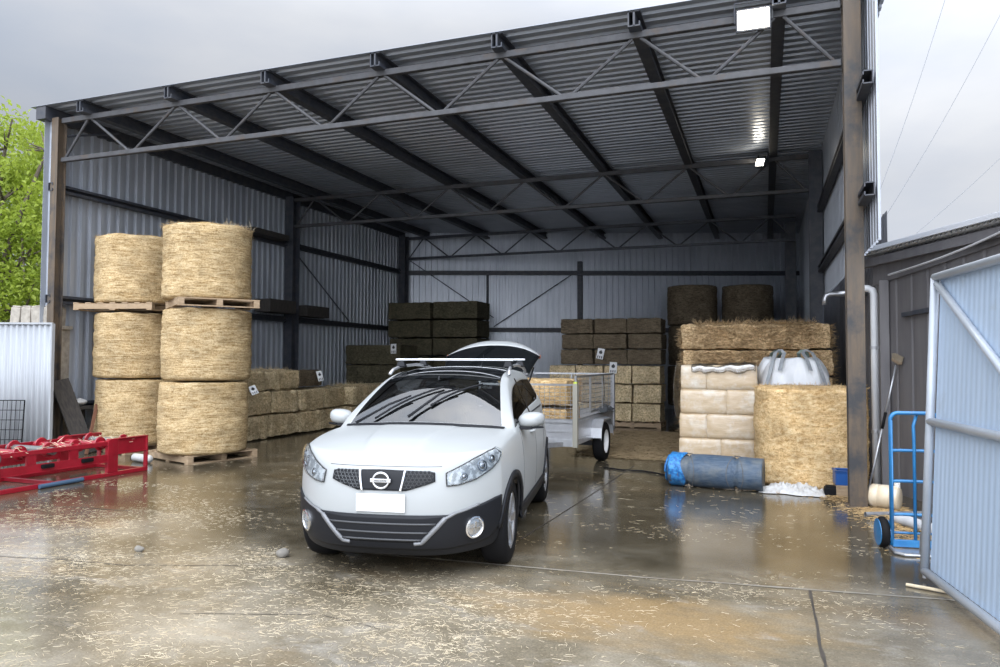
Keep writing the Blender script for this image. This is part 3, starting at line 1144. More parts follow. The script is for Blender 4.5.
mb.add([(0, 0, 1.52)], [])
for i in range(n):
    mb.f.append((i*k+k-1, ((i+1) % n)*k+k-1, top))
mb.build('body', BULK, t, smooth=True)
STRAPM = mat('grey_green_strap', (.18, .24, .20), .7, 0, c2=(.30, .36, .32), scale=14)
STRAPG = mat('grey_strap', (.26, .28, .30), .7, 0, c2=(.36, .38, .40), scale=14)
for (sx, sy, mt) in ((-1, -1, STRAPG), (1, -1, STRAPG), (-1, 1, STRAPM), (1, 1, STRAPM)):
    pts = [(sx*.43, sy*.56, 1.05), (sx*.41, sy*.56, 1.25), (sx*.36, sy*.535, 1.42), (sx*.31, sy*.45, 1.60), (sx*.26, sy*.30, 1.73), (sx*.18, sy*.22, 1.78), (sx*.13, sy*.28, 1.72), (sx*.17, sy*.43, 1.63), (sx*.23, sy*.545, 1.40)]
    mb = MB()
    rows = []
    for q in range(len(pts)-1):
        for f in range(4):
            rows.append(Vector(pts[q]).lerp(Vector(pts[q+1]), f/4))
    mb.grid(lambda i, j: rows[i]+Vector((sx*.028*(j-.5)*2*.9, -sy*.014*(j-.5)*2-0.01*0, 0)), len(rows), 2)
    o = mb.build('lifting_strap', mt, t)
    o.modifiers.new('t', 'SOLIDIFY').thickness = .006

# blue rolled netting
NET = mat('blue_grey_netting', (.030, .058, .10), .6, 0, c2=(.085, .12, .165), scale=10, stretch=(1, 5, 5), bump=.5, bscale=90, bdist=.004, c3=(.13, .145, .15), scale3=3.5, lo3=.45, hi3=.65)
NETB = mat('bright_blue_netting', (.012, .10, .32), .5, 0, c2=(.04, .25, .55), scale=30, lo=.4, hi=.6, bump=.5, bscale=60, bdist=.01)
t = thing('netting_roll', 'rolled bundle of blue netting tied with string lying before the pale bags', 'roll', (-1.53, .66, 0), R(-5.0))
RR = .208
mb = MB()
n, k = 48, 40
def P(i, j):
    a = 2*PI*i/n
    u = j/(k-1)
    x = -.565+1.13*u
    tie = .035*(math.exp(-((u-.2)/.02)**2)+math.exp(-((u-.72)/.02)**2))
    s = RR*(1+.05*noise.noise(Vector((math.cos(a)*1.4, math.sin(a)*1.4, x*2.2)))+.025*noise.noise(Vector((math.cos(a)*5, math.sin(a)*5, x*5))))-tie
    return Vector((x, s*math.cos(a)*1.06, RR*.98+s*math.sin(a)*.96))
mb.grid(lambda i, j: P(i, j), n, k, cu=True)
for (jj, xs) in ((0, -1), (k-1, 1)):
    c = len(mb.v)
    mb.add([Vector((xs*.54, 0, RR))], [])
    for i in range(n):
        mb.f.append((i*k+jj, ((i+1) % n)*k+jj, c))
mb.build('rolled_sheet', NET, t, smooth=True)
mb = MB()
def P(i, j):
    a = 2*PI*i/n
    u = j/9
    x = -.575+.2*u-.03*math.sin(a*3)*u
    s = RR*(1.06+.06*noise.noise(Vector((math.cos(a)*3, math.sin(a)*3, u*3))))
    if j == 0:
        s *= .82
    return Vector((x, s*math.cos(a)*1.05, RR*1.02+s*math.sin(a)*.95))
mb.grid(P, n, 10, cu=True)
# spiral of layers showing at the end
pts = []
for q in range(130):
    a = q*.22
    r_ = .02+.155*q/130
    pts.append((-.59-.012*math.sin(q*.5), r_*math.cos(a), RR+r_*math.sin(a)))
mb.tube(pts, .016, 6)
mb.build('rolled_end', NETB, t, smooth=True)
STRING = mat('string', (.12, .12, .12), .8)
for x, sk in ((-.335, .10), (.25, -.10)):
    mb = MB()
    for s in (1, -1):
        mb.tube([(x+sk*s*math.cos(2*PI*q/40), RR*1.085*math.cos(2*PI*q/40), RR*.98+RR*1.0*math.sin(2*PI*q/40)) for q in range(40)], .005, 5, closed=True)
    mb.build('tie_string', STRING, t)

# crumpled white sheet, blue crate, black block beside the bale
mb = MB()
def P(i, j):
    u, v = i/44, j/22
    h = math.sin(PI*u)**.5*math.sin(PI*v)**.6
    return Vector((-.39+.66*u*1.15, -.24+.42*v+.05*noise.noise(Vector((u*4, v*3, 9))), max(0.004, h*(.085+.07*noise.noise(Vector((u*9, v*5, 1)))+.075*noise.noise(Vector((u*21, v*9, 3)))))))
mb.grid(P, 45, 23)
o = mb.build('plastic_sheet', WHITEP, smooth=True, loc=(-.62, .70, .004), rotz=R(-6))
tag(o, 'crumpled white plastic sheet on the floor between the blue roll and right column', 'plastic sheet')
BLUEP = mat('blue_plastic', (.015, .085, .30), .35)
mb = MB()
cx, cy, cw, cdp, ch = 0, 0, .30, .24, .16
mb.box((0, 0, .01), (cw, cdp, .02))
for s in (-1, 1):
    mb.box((s*cw/2, 0, ch/2), (.015, cdp, ch))
    mb.box((0, s*cdp/2, ch/2), (cw, .015, ch))
    mb.box((s*cw/2, 0, ch), (.03, cdp+.03, .02))
    mb.box((0, s*cdp/2, ch), (cw+.03, .03, .02))
o = mb.build('crate', BLUEP, loc=(-.02, .66, .142), rotz=R(3), bevel=.004)
tag(o, 'small blue plastic crate just left of the right rusty column', 'crate')
o = MB().box((0, 0, .05), (.2, .16, .1)).box((0, 0, .105), (.17, .13, .03)).build('black_block', BLACK, loc=(-.19, .62, 0), bevel=.012)
tag(o, 'black rubber block on the floor against the bright round bale', 'block')
o = MB().box((0, 0, .07), (.30, .26, .14)).build('timber_block', WOOD, loc=(-.02, .66, 0), rotz=R(3), bevel=.008)
tag(o, 'pale timber block under the small blue crate', 'block')
# thin hose on the floor
o = MB().tube([(-3.2, 1.8, .012), (-2.9, 1.65, .012), (-2.6, 1.66, .012), (-2.35, 1.5, .012), (-2.2, 1.3, .012), (-2.12, 1.1, .012)], .012, 6).build('hose', BLACK)
tag(o, 'thin black hose on the floor running to the blue netting roll', 'hose')

# ------------------------------------------------------------------ neighbour building and gate on the right
NEI = mat('dark_grey_cladding', (.105, .100, .105), .6, 0, c2=(.145, .138, .14), scale=2, stretch=(5, 5, .6), lo=.3, hi=.7)
NA, NBp = Vector((.47, 1.22, 0)), Vector((4.34, -7.78, 0))
nd_ = (NBp-NA).normalized()
nn = Vector((nd_.y, -nd_.x, 0))   # faces the yard (towards -x)
if nn.x > 0:
    nn = -nn
struct(corrugated('wall_neighbour', (NA.x, NA.y), (NBp.x, NBp.y), 0, 2.95, .3, .012, NEI, flat=.9), 'dark grey cladding of the neighbouring shed on the right', 'wall')
struct(corrugated('wall_side', (.52, 1.30), (.52, 17.0), 0, 3.5, .3, .012, NEI, flat=.9), 'dark wall running back behind the right column', 'wall')
def along(s, off, z):
    p = NA+nd_*s+nn*off
    return Vector((p.x, p.y, z))
GUT = mat('weathered_gutter', (.36, .36, .36), .5, .2, c2=(.50, .50, .50), scale=9, stretch=(1, 1, 4))
o = MB().add([along(-.2, .03, 2.56), along(4, .03, 2.93), along(4, .03, 3.0), along(-.2, .03, 2.82), along(-.2, .005, 2.56), along(4, .005, 2.93), along(4, .005, 3.0), along(-.2, .005, 2.82)], [(0, 1, 2, 3), (7, 6, 5, 4), (0, 4, 5, 1), (3, 2, 6, 7), (0, 3, 7, 4), (1, 5, 6, 2)]).build('trim_8', NEI)
struct(o, 'dark fascia board under the neighbouring roof edge', 'fascia')
mb = MB()
n = 9*13
vs, fs = [], []
for i in range(n*4+1):
    s = -.35+9.3*i/(n*4)
    z = .018*math.cos(i/4*2*PI)
    vs += [along(s, .14, 2.955+z), along(s, -2.2, 3.0+z)]
for i in range(n*4):
    fs.append((2*i, 2*i+2, 2*i+3, 2*i+1))
mb.add(vs, fs)
o = mb.build('roof_neighbour', GUT, smooth=True)
o.modifiers.new('t', 'SOLIDIFY').thickness = .006
struct(o, 'corrugated roof sheeting of the neighbouring shed', 'roof')
o = MB().bar(along(-.42, .16, 2.995), along(9, .16, 2.995), .05, .05).bar(along(-.42, -.1, 3.03), along(9, -.1, 3.03), .5, .012).build('trim_9', mat('pale_flashing', (.62, .63, .65), .4, .2))
struct(o, 'pale flashing along the edge of the neighbouring roof', 'flashing')
mb = MB()
mb.bar(along(-.4, .08, 2.85), along(9, .08, 2.85), .07, .10)
struct(mb.build('trim_10', NEI), 'dark batten under the neighbouring roof sheets', 'batten')
# hanging cable
pts = [along(.3+3.2*q/20, .13, 2.64+.52*(q/20)**1.0-.10*math.sin(PI*q/20)) for q in range(21)]
o = MB().tube(pts, .012, 6).build('cable', mat('grey_cable', (.45, .45, .46), .5))
tag(o, 'pale cable strung along the neighbouring shed under its roof edge', 'cable')
PVC = mat('white_pvc', (.62, .63, .64), .35, 0, c2=(.50, .51, .53), scale=3, stretch=(3, 3, .5))
t = thing('downpipe', 'pale grey downpipe with an elbow on the corner of the neighbouring shed', 'downpipe', (0, 0, 0))
p0 = along(-.10, .08, 0)
MB().tube([(p0.x, p0.y, .02), (p0.x, p0.y, 2.44), (p0.x-.01, p0.y+.01, 2.49), (p0.x-.06, p0.y+.02, 2.52), (p0.x-.26, p0.y+.04, 2.52)], .045, 14).build('pipe', PVC, t, smooth=True)
for z in (.7, 1.75):
    MB().tube([(p0.x, p0.y, z), (p0.x, p0.y, z+.04)], .052, 14).box((p0.x+.03, p0.y, z+.02), (.06, .03, .03)).build('clip', GALVT, t)
mb = MB()
mb.tube([(p0.x-.26, p0.y+.04, 2.52), (p0.x-.30, p0.y+.04, 2.52)], .058, 14)
mb.build('collar', PVC, t)
o = MB().bar(along(.06, .05, 0), along(.06, .05, 2.6), .1, .1).build('trim_11', NEI)
struct(o, 'dark corner post of the neighbouring shed', 'post')
# small white elbow high beside the shed
o = MB().tube([(.515, 3.2, 2.62), (.14, 3.2, 2.62), (.0, 3.2, 2.62), (-.05, 3.2, 2.60), (-.07, 3.2, 2.54), (-.07, 3.2, 2.46)], .04, 12).build('pipe_elbow', GALVT, smooth=True)
tag(o, 'white pipe elbow under the right side wall of the shed', 'pipe')
# hinge bracket, meter box, straps on the neighbour wall
o = MB().bar(along(.42, .03, 2.15), along(.95, .03, 2.18), .05, .05).build('wall_bracket', STEELD)
tag(o, 'dark metal bracket fixed to the neighbouring wall above the gate edge', 'bracket')

# gate
GATE = mat('pale_blue_gate_sheet', (.40, .50, .63), .42, 0, c2=(.46, .56, .69), scale=1.2, stretch=(3, 3, .4), lo=.3, hi=.7, c3=(.36, .42, .48), scale3=2.2, lo3=.62, hi3=.78)
GTUBE = mat('gate_frame_paint', (.44, .48, .53), .36, .2, c2=(.50, .54, .60), scale=4)
GA, GB = Vector((.165, -2.80, 0)), Vector((.60, -5.75, 0))
gd = (GB-GA)
GL = gd.length
ang = math.atan2(gd.y, gd.x)
t = thing('gate', 'pale blue sheet metal gate in a round tube frame, standing open on the right', 'gate', (GA.x, GA.y, 0), ang)
t.rotation_euler.x = R(-2.8)
ht = 2.22
z0 = .07
prof = MB()
n = int(GL/.075)
vs, fs = [], []
for i in range(n*4+1):
    x = .03+(GL-.06)*i/(n*4)
    h = .0028*(1 if (i % 4) in (1, 2) else 0)
    vs += [(x, -.0+h, z0+.02), (x, -.0+h, ht-.02)]
for i in range(n*4):
    fs.append((2*i, 2*i+2, 2*i+3, 2*i+1))
o = MB().add(vs, fs).build('sheet', GATE, t)
o.modifiers.new('t', 'SOLIDIFY').thickness = .003
rr = .03
side = -1   # the yard side of the gate
yo = -.028
for nm, a, b in (('frame_tube', (0, yo, z0), (0, yo, ht)), ('frame_tube', (GL, yo, z0), (GL, yo, ht)), ('frame_tube', (0, yo, z0), (GL, yo, z0)), ('frame_tube', (0, yo, ht), (GL, yo, ht)), ('cross_rail', (0, yo, 1.16), (GL, yo, 1.16)), ('diagonal_brace', (.04, yo, ht-.05), (1.72, yo, 1.18))):
    MB().tube([a, b], rr if nm != 'diagonal_brace' else .026, 14).build(nm, GTUBE, t, smooth=True)
MB().tube([(0, yo, .25), (0, yo, .02)], .014, 10).box((-.02, yo, .26), (.05, .05, .16)).build('drop_bolt', GALVT, t)
# split in the sheet
MB().add([(1.14, -.006, .95), (1.155, -.006, .78), (1.135, -.006, .70), (1.128, -.006, .80)], [(0, 1, 2, 3)]).build('tear', BLACK, t)

# hand truck
BL = mat('blue_paint', (.012, .135, .34), .35, 0, c2=(.022, .19, .42), scale=8, coat=.2, c3=(.10, .14, .2), scale3=9, lo3=.6, hi3=.75)
t = thing('hand_truck', 'blue steel hand truck standing upright at the end of the gate', 'hand truck', (.245, -1.88, 0), R(8))
tr = .017
hw = .185
pts = [(-hw, 0, .04), (-hw, .0, 1.10)]
for q in range(7):
    a = PI/2*q/6
    pts.append((-hw+.06-.06*math.cos(a), 0, 1.10+.06*math.sin(a)))
for q in range(7):
    a = PI/2*q/6
    pts.append((hw-.06+.06*math.sin(a), 0, 1.10+.06*math.cos(a)))
pts += [(hw, 0, .04)]
MB().tube(pts, tr, 10).build('frame', BL, t, smooth=True)
MB().tube([(0, .01, .05), (0, .01, .95), (-.0, .02, 1.05), (.03, .03, 1.15)], .014, 8).build('centre_bar', BL, t, smooth=True)
for z in (.30, .58, .84):
    MB().tube([(-hw, .0, z), (-hw/2, .018, z), (hw/2, .018, z), (hw, 0, z)], .014, 8).build('crossbar', BL, t, smooth=True)
MB().bx(-hw, hw, -.015, .015, .03, .09).build('lower_bar', BL, t, bevel=.004)
MB().tube([(-hw-.02, -.02, .03), (-hw-.02, -.16, .016), (-hw+.03, -.21, .014), (hw-.03, -.21, .014), (hw+.02, -.16, .016), (hw+.02, -.02, .03)], .012, 8).bx(-hw, hw, -.16, .0, .012, .018).build('toe_plate', GALVT, t)
for s in (-1, 1):
    w_ = MB()
    w_.lathe([(.05, -.035), (.085, -.04), (.115, -.034), (.128, -.015), (.128, .015), (.115, .034), (.085, .04), (.05, .035)], 24, (0, 0, 0), 'X', closed=True)
    o = w_.build('wheel', BLACK, t, smooth=True, loc=(s*(hw+.05), .09, .128))
    hb = MB().lathe([(0, -.044), (.112, -.040), (.112, .040), (0, .044)], 20, (0, 0, 0), 'X').build('wheel_hub', BL, o)
MB().tube([(-hw-.05, .09, .128), (hw+.05, .09, .128)], .011, 8).bar((-hw, 0, .28), (-hw, .09, .128), .02, .02).bar((hw, 0, .28), (hw, .09, .128), .02, .02).build('axle', BL, t)

# drum, broom, pipe offcuts behind the hand truck
DRUM = mat('cream_plastic', (.62, .50, .34), .35, 0, c2=(.74, .66, .52), scale=5, bump=.15, coat=.2)
mb = MB()
prof = [(0, -.19), (.07, -.19), (.112, -.18), (.128, -.16), (.13, -.08), (.122, -.07), (.13, -.06), (.13, .06), (.122, .07), (.13, .08), (.128, .16), (.112, .18), (.07, .19), (0, .19)]
mb.lathe([(r_, z_*.8) for r_, z_ in prof], 32, (0, 0, 0), 'X')
t = thing('plastic_drum', 'cream plastic drum lying on its side behind the blue hand truck', 'drum', (.27, -.03, .132), R(-22))
mb.build('body', DRUM, t, smooth=True)
MB().lathe([(0, .0), (.03, .0), (.03, .05), (.024, .055), (0, .055)], 14, (.12, 0, .115)).build('cap', mat('white_cap', (.7, .68, .62), .4), t)
t = thing('broom', 'long-handled broom leaning head-up against the neighbouring wall', 'broom', (.17, .62, 0))
top = along(.31, .05, 1.60)-Vector((.17, .62, 0))
MB().tube([(0, 0, .01), top*.6], .013, 8).build('handle_lower', GALVT, t, smooth=True)
MB().tube([top*.50, top*.62], .017, 8).build('grip', BLACK, t, smooth=True)
MB().tube([top*.6, top*.97], .012, 8).build('handle', GALVT, t, smooth=True)
MB().box(top, (.15, .05, .04), (0, R(20), R(-65))).build('head', mat('broom_wood', (.24, .18, .12), .8), t, bevel=.008)
mb = MB()
rg = random.Random(3)
rm = Euler((0, R(20), R(-65))).to_matrix()
for k in range(220):
    p = top+rm @ Vector((rg.uniform(-.073, .073), rg.uniform(-.024, .024), .015))
    mb.strand(p, rm @ Vector((rg.uniform(-.2, .2), rg.uniform(-.2, .2), 1)), .065, .003)
mb.build('bristles', mat('broom_bristles', (.30, .25, .18), .9), t)
def offcut(loc, rz, r, L, label, mt=PVC):
    mb = MB()
    mb.lathe([(r, -L/2), (r, L/2), (r*.86, L/2), (r*.86, -L/2)], 20, (0, 0, 0), 'X', closed=True)
    o = mb.build('pipe_offcut', mt, loc=loc, rotz=rz, smooth=True, sharp=40)
    return tag(o, label, 'pipe')
offcut((.42, -1.05, .055), R(-62), .053, .6, 'white pipe offcut on the ground behind the hand truck')
offcut((.33, -.42, .03), R(25), .026, .7, 'thin pale pipe on the ground between drum and hand truck', GALVT)
offcut((.48, -.55, .02), R(-15), .018, .8, 'thin dark pipe on the ground behind the hand truck', STEELD)
offcut((.13, -3.05, .014), R(-20), .012, .30, 'pale stick on the concrete by the foot of the gate', STRAND)
# ------------------------------------------------------------------ left side: sheet panel, red machine, timber
WSH = mat('white_corrugated_sheet', (.31, .325, .345), .45, .05, c2=(.37, .39, .41), scale=2, stretch=(3, 3, .4))
def wavy(name, a, b, z0, z1a, z1b, pitch, amp, material, label, cat):
    a, b = Vector(a).to_3d(), Vector(b).to_3d()
    d = b-a
    L = d.length
    d.normalize()
    nrm = Vector((-d.y, d.x, 0))
    n = int(L/pitch)*8
    vs, fs = [], []
    for i in range(n+1):
        s = L*i/n
        p = a+d*s+nrm*amp*math.cos(s/pitch*2*PI)
        vs += [(p.x, p.y, z0), (p.x, p.y, z1a+(z1b-z1a)*i/n)]
    for i in range(n):
        fs.append((2*i, 2*i+2, 2*i+3, 2*i+1))
    t = thing(name, label, cat)
    o = MB().add(vs, fs).build('sheet', material, t, smooth=True)
    o.modifiers.new('t', 'SOLIDIFY').thickness = .003
    MB().bar(a+Vector((0, 0, z1a+.0)), b+Vector((0, 0, z1b+.0)), .05, .03).build('top_capping', material, t)
    MB().bar(b+Vector((0, 0, z0)), b+Vector((0, 0, z1b)), .05, .03).build('end_capping', material, t)
    return t
wavy('sheet_panel', (-13.55, -1.12), (-11.72, -.40), .03, 2.16, 2.16, .09, .014, WSH, 'white corrugated sheet panel standing outside the left front column', 'panel')
# black wire mesh frame leaning against it
t = thing('mesh_frame', 'black wire mesh frame leaning against the white corrugated panel', 'frame', (-12.32, -.80, 0), math.atan2(.70, 1.77))
t.rotation_euler.x = R(-4)
mb = MB()
mb.tube([(-.6, 0, .02), (-.6, 0, .93), (.34, 0, .93), (.34, 0, .02)], .012, 6, closed=True)
mb.build('rim', BLACK, t)
mb = MB()
for k in range(1, 14):
    mb.tube([(-.6+.94*k/14, .004, .02), (-.6+.94*k/14, .004, .93)], .0045, 4)
for k in range(1, 6):
    mb.tube([(-.6, -.004, .93*k/6), (.34, -.004, .93*k/6)], .005, 4)
mb.build('wire_mesh', BLACK, t)
# stacked timber offcuts on edge behind the panel
gO = 'grey timber blocks behind the white panel'
names = ['nearest the column', 'second from the column', 'third from the column', 'fourth from the column']
base = thing('timber_rack', 'grey timber rack standing behind the white corrugated panel', 'rack', (-12.72, .05, 0), R(15))
for x in (-.42, .42):
    MB().bx(x-.04, x+.04, -.25, .25, 0, 2.10).build('upright', GREYWOOD, base)
MB().bx(-.5, .5, -.26, .26, 2.101, 2.16).build('shelf', GREYWOOD, base)
for k in range(4):
    mb = MB()
    mb.box((0, 0, .15), (.17, .34, .30)).box((0, -.01, .315), (.15, .30, .03))
    o = mb.build('timber_block', GREYWOOD, bevel=.015)
    o.location = (-12.36-.195*k, .12-.05*k, 2.162)
    o.rotation_euler = (0, R((3, -4, 2, 5)[k]), R(15))
    tag(o, f'grey timber block on top of the rack behind the white panel, {names[k]}', 'block', gO)

# red roller machine
RED = mat('red_machine_paint', (.25, .004, .014), .38, 0, c2=(.33, .008, .022), scale=4, coat=.3, c3=(.16, .03, .03), scale3=6, lo3=.6, hi3=.78)
STEELG = mat('grey_machine_steel', (.20, .20, .20), .4, .6)
t = thing('roller_conveyor', 'long low red steel conveyor frame with red rollers on wet ground at the left', 'conveyor', (-9.3, -.8, 0), R(0))
# local: machine runs along -y (towards the viewer); near side x=0, far side x=-.95
LEN = 5.2
def rail(x, nm='side'):
    mb = MB()
    mb.bx(x-.03, x+.03, -LEN, 0, .0, .055)
    mb.build('bottom_rail', RED, t, bevel=.006)
    mb = MB()
    mb.bx(x-.012, x+.012, -.63, 0, .29, .50)
    mb.bx(x-.045, x+.03, -.63, 0, .49, .505)
    mb.bx(x-.012, x+.03, -.63, 0, .285, .30)
    mb.build('end_plate', RED, t, bevel=.003)
    for (ya, yb) in ((-.03, .0), (-.66, -.50), (-2.36, -2.10), (-3.9, -3.72), (-LEN, -LEN+.05)):
        MB().bx(x-.03, x+.03, ya, yb, .055, .49).build('post', RED, t, bevel=.005)
    mb = MB()
    mb.bx(x-.012, x+.012, -LEN, -.66, .20, .30)
    mb.bx(x-.012, x+.028, -LEN, -.66, .195, .207)
    mb.build('lower_channel', RED, t, bevel=.003)
    mb = MB()
    mb.bx(x-.02, x+.02, -LEN, -.66, .42, .475)
    mb.build('upper_rail', RED, t, bevel=.004)
    for y in (-1.15, -1.72, -2.9, -3.4, -4.4):
        MB().bx(x-.014, x+.014, y-.06, y+.06, .30, .42).build('stiffener', RED, t)
rail(0)
rail(-.92)
for y in (-.05, -1.4, -2.9, -4.4):
    MB().bx(-.92, 0, y-.03, y+.03, .005, .05).build('cross_member', RED, t)
rg = random.Random(9)
for k in range(13):
    y = -.28-.37*k
    mb = MB()
    mb.tube([(-.88, y, .43), (-.04, y, .43)], .05, 14)
    ro = mb.build('roller', RED if k % 3 else STEELG, t, smooth=True, sharp=40)
    mb = MB()
    for xx in (-.78, -.14):
        MB().lathe([(.02, -.018), (.088, -.014), (.095, 0), (.088, .014), (.02, .018)], 18, (xx, y, .44), 'X', closed=True).build('roller_disc', RED, ro, smooth=True, sharp=40)
for k, y in enumerate((-.95, -1.5, -2.7)):
    MB().bx(.012, .05, y-.10, y+.06, .24, .29).build('clamp', BLACK, t, bevel=.008)
MB().lathe([(0, -.02), (.075, -.02), (.075, .02), (0, .02)], 20, (.02, -2.18, .42), 'X').build('bearing', STEELG, t)
MB().tube([(.05, -1.05, .032), (.06, -1.35, .032), (.07, -1.65, .032)], .028, 10).build('blue_pipe', mat('dull_blue_pipe', (.06, .11, .18), .5), t)
t.rotation_euler.z = R(-1.5)
# straw and rags caught on the conveyor
mb = MB()
for k in range(130):
    y = rg.choice((-.35, -.5, -1.0, -1.25, -1.9))+rg.gauss(0, .1)
    mb.strand((-9.3-rg.uniform(.02, .5), -.8+y, rg.uniform(.42, .52)), (rg.uniform(-1, 1), rg.uniform(-1, 1), rg.uniform(-.2, .3)), rg.uniform(.05, .16), .004)
o = mb.build('straw_clump', STRAND)
tag(o, 'pale straw caught on top of the red conveyor frame', 'straw', None, 'stuff')
# white bottle-like roll at the foot of the bale pallet
o = MB().lathe([(0, -.22), (.05, -.22), (.062, -.2), (.062, .18), (.045, .21), (0, .22)], 18, (0, 0, 0), 'X').build('wrap_roll', WHITEP, loc=(-9.98, -.22, .064), rotz=R(-12), smooth=True)
tag(o, 'white roll of wrap lying on the ground in front of the round bale pallets', 'roll')

# dark planks leaning on the left wall inside the column
gP = 'dark boards leaning inside the left column'
for k, (x, y, lean, L, w, nm) in enumerate([(-11.62, .20, -17, 1.32, .30, 'wide dark board leaning against the left wall beside the column'), (-11.55, .12, -7, .85, .05, 'thin brown stick leaning by the wide dark board'), (-11.86, .42, -10, 1.05, .10, 'narrow blue-grey board leaning behind the wide dark board')]):
    o = MB().bx(-.015, .015, -w/2, w/2, 0, L).build('leaning_board', OLDWOOD if k != 1 else mat('brown_stick', (.16, .07, .04), .7), bevel=.003)
    o.location = (x, y, .005)
    o.rotation_euler = (R((13, -14, 12)[k]), R(lean), R(-14))
    tag(o, nm, 'board', gP)
t = thing('work_shelf', 'low dark shelf against the left wall behind the round bales', 'shelf', (-12.09, .30, 0), 0)
MB().bx(-.12, .11, -.22, .30, .72, .78).build('board', OLDWOOD, t)
for y in (-.17, .25):
    MB().bx(-.10, -.05, y-.03, y+.03, 0, .72).build('leg', OLDWOOD, t)
mb = MB()
def P(i, j):
    a = 2*PI*i/16
    v = j/8
    s = math.sin(PI*min(.98, .02+v))**.7
    return Vector((.10*s*math.cos(a)*(1+.3*noise.noise(Vector((i, j, 1)))), .14*s*math.sin(a), .13*v))
mb.grid(P, 16, 9, cu=True)
o = mb.build('plastic_bag', WHITEP, loc=(-12.09, .42, .782), smooth=True)
tag(o, 'small white plastic bag on the low dark shelf by the left wall', 'bag')
# dark timber wall boxes on the left wall
def wall_box(y0, y1, z0, z1, d, label):
    t = thing('wall_rack', label, 'rack', (-W-.02, (y0+y1)/2, z0))
    L, h = y1-y0, z1-z0
    mb = MB()
    mb.bx(0, d, -L/2, L/2, 0, .04)
    mb.build('base_board', OLDWOOD, t)
    MB().bx(d-.04, d, -L/2, L/2, .041, h).build('front_board', OLDWOOD, t)
    for y in (-L/2, L/2-.05, -.02):
        MB().bx(0, d-.041, y, y+.05, .041, h).build('divider', OLDWOOD, t)
    return t
wall_box(5.15, 6.15, 2.72, 3.02, .45, 'dark timber box rack fixed to the left wall just before the middle column')
wall_box(6.75, 7.75, 2.70, 2.98, .35, 'dark timber box rack fixed to the left wall just past the middle column')
wall_box(4.6, 5.9, 4.50, 4.62, .4, 'dark timber rack high on the left wall above the round bales')

# ------------------------------------------------------------------ trailer
TR = thing('cage_trailer', 'galvanised cage trailer with mesh sides behind the white car', 'trailer', (-4.24, 2.61, 0), R(-1))
tw, tl = .75, 1.25
FL = .44
SHEET = mat('galvanised_sheet', (.47, .48, .50), .38, .6, c2=(.56, .57, .59), scale=8, lo=.35, hi=.65)
PLY = mat('weathered_tailboard', (.34, .30, .25), .6, 0, c2=(.44, .40, .34), scale=5, stretch=(1, 1, 6))
MB().bx(-tw, tw, -tl, tl, FL, FL+.03).build('floor_tray', SHEET, TR)
for s in (-1, 1):
    mb = MB()
    mb.bx(s*tw-.015, s*tw+.015, -tl, tl, FL, FL+.27)
    mb.bx(s*tw-.03, s*tw+.03, -tl, tl, FL+.25, FL+.28)
    mb.bx(s*tw-.03, s*tw+.03, -tl, tl, FL-.06, FL+.02)
    mb.build('side_panel', SHEET, TR)
for s in (-1, 1):
    mb = MB()
    mb.bx(-tw, tw, s*tl-.015, s*tl+.015, FL, FL+.27)
    mb.bx(-tw, tw, s*tl-.03, s*tl+.03, FL+.25, FL+.28)
    mb.bx(-tw, tw, s*tl-.022, s*tl+.022, FL+.11, FL+.135)
    mb.bx(-tw, tw, s*tl-.03, s*tl+.03, FL-.09, FL+.01)
    mb.build('end_panel', SHEET, TR)
CZ0 = FL+.29
def cage(p, q, nv, CZ1):
    p, q = Vector(p), Vector(q)
    fr = MB()
    for z in (CZ0, CZ1):
        fr.bar((p.x, p.y, z), (q.x, q.y, z), .028, .028)
    for f in (0, 1):
        w = p.lerp(q, f)
        fr.bar((w.x, w.y, CZ0), (w.x, w.y, CZ1), .03, .03)
    for f in ((.5,) if nv < 20 else (.34, .67)):
        w = p.lerp(q, f)
        fr.bar((w.x, w.y, CZ0), (w.x, w.y, CZ1), .022, .022)
    o = fr.build('cage_frame', GALVT, TR)
    mb = MB()
    for k in range(1, nv):
        w = p.lerp(q, k/nv)
        mb.tube([(w.x, w.y, CZ0), (w.x, w.y, CZ1)], .0035, 4, caps=False)
    for k in range(1, 9):
        z = CZ0+(CZ1-CZ0)*k/9
        mb.tube([(p.x, p.y, z), (q.x, q.y, z)], .0035, 4, caps=False)
    mb.build('wire_mesh', GALVT, o)
for (p, q, nv) in (((tw, -tl, 0), (tw, tl, 0), 32), ((-tw, -tl, 0), (-tw, tl, 0), 32), ((-tw, tl, 0), (tw, tl, 0), 19), ((-tw, -tl, 0), (tw, -tl, 0), 19)):
    cage(p, q, nv, 1.24 if (p[1] == -tl and q[1] == -tl) else 1.36)
MB().bx(tw-.04, tw+.03, -tl-.035, -tl+.035, FL-.10, 1.26).build('corner_post', mat('pale_post', (.30, .285, .24), .5), TR, bevel=.004)
MB().bx(tw-.03, tw+.02, -tl-.02, -tl+.02, 1.261, 1.285).build('post_cap', mat('yellow_cap', (.5, .6, .06), .5), TR)
MB().bx(tw-.035, tw+.03, tl-.035, tl+.035, FL-.06, 1.36).build('corner_post', GALVT, TR)
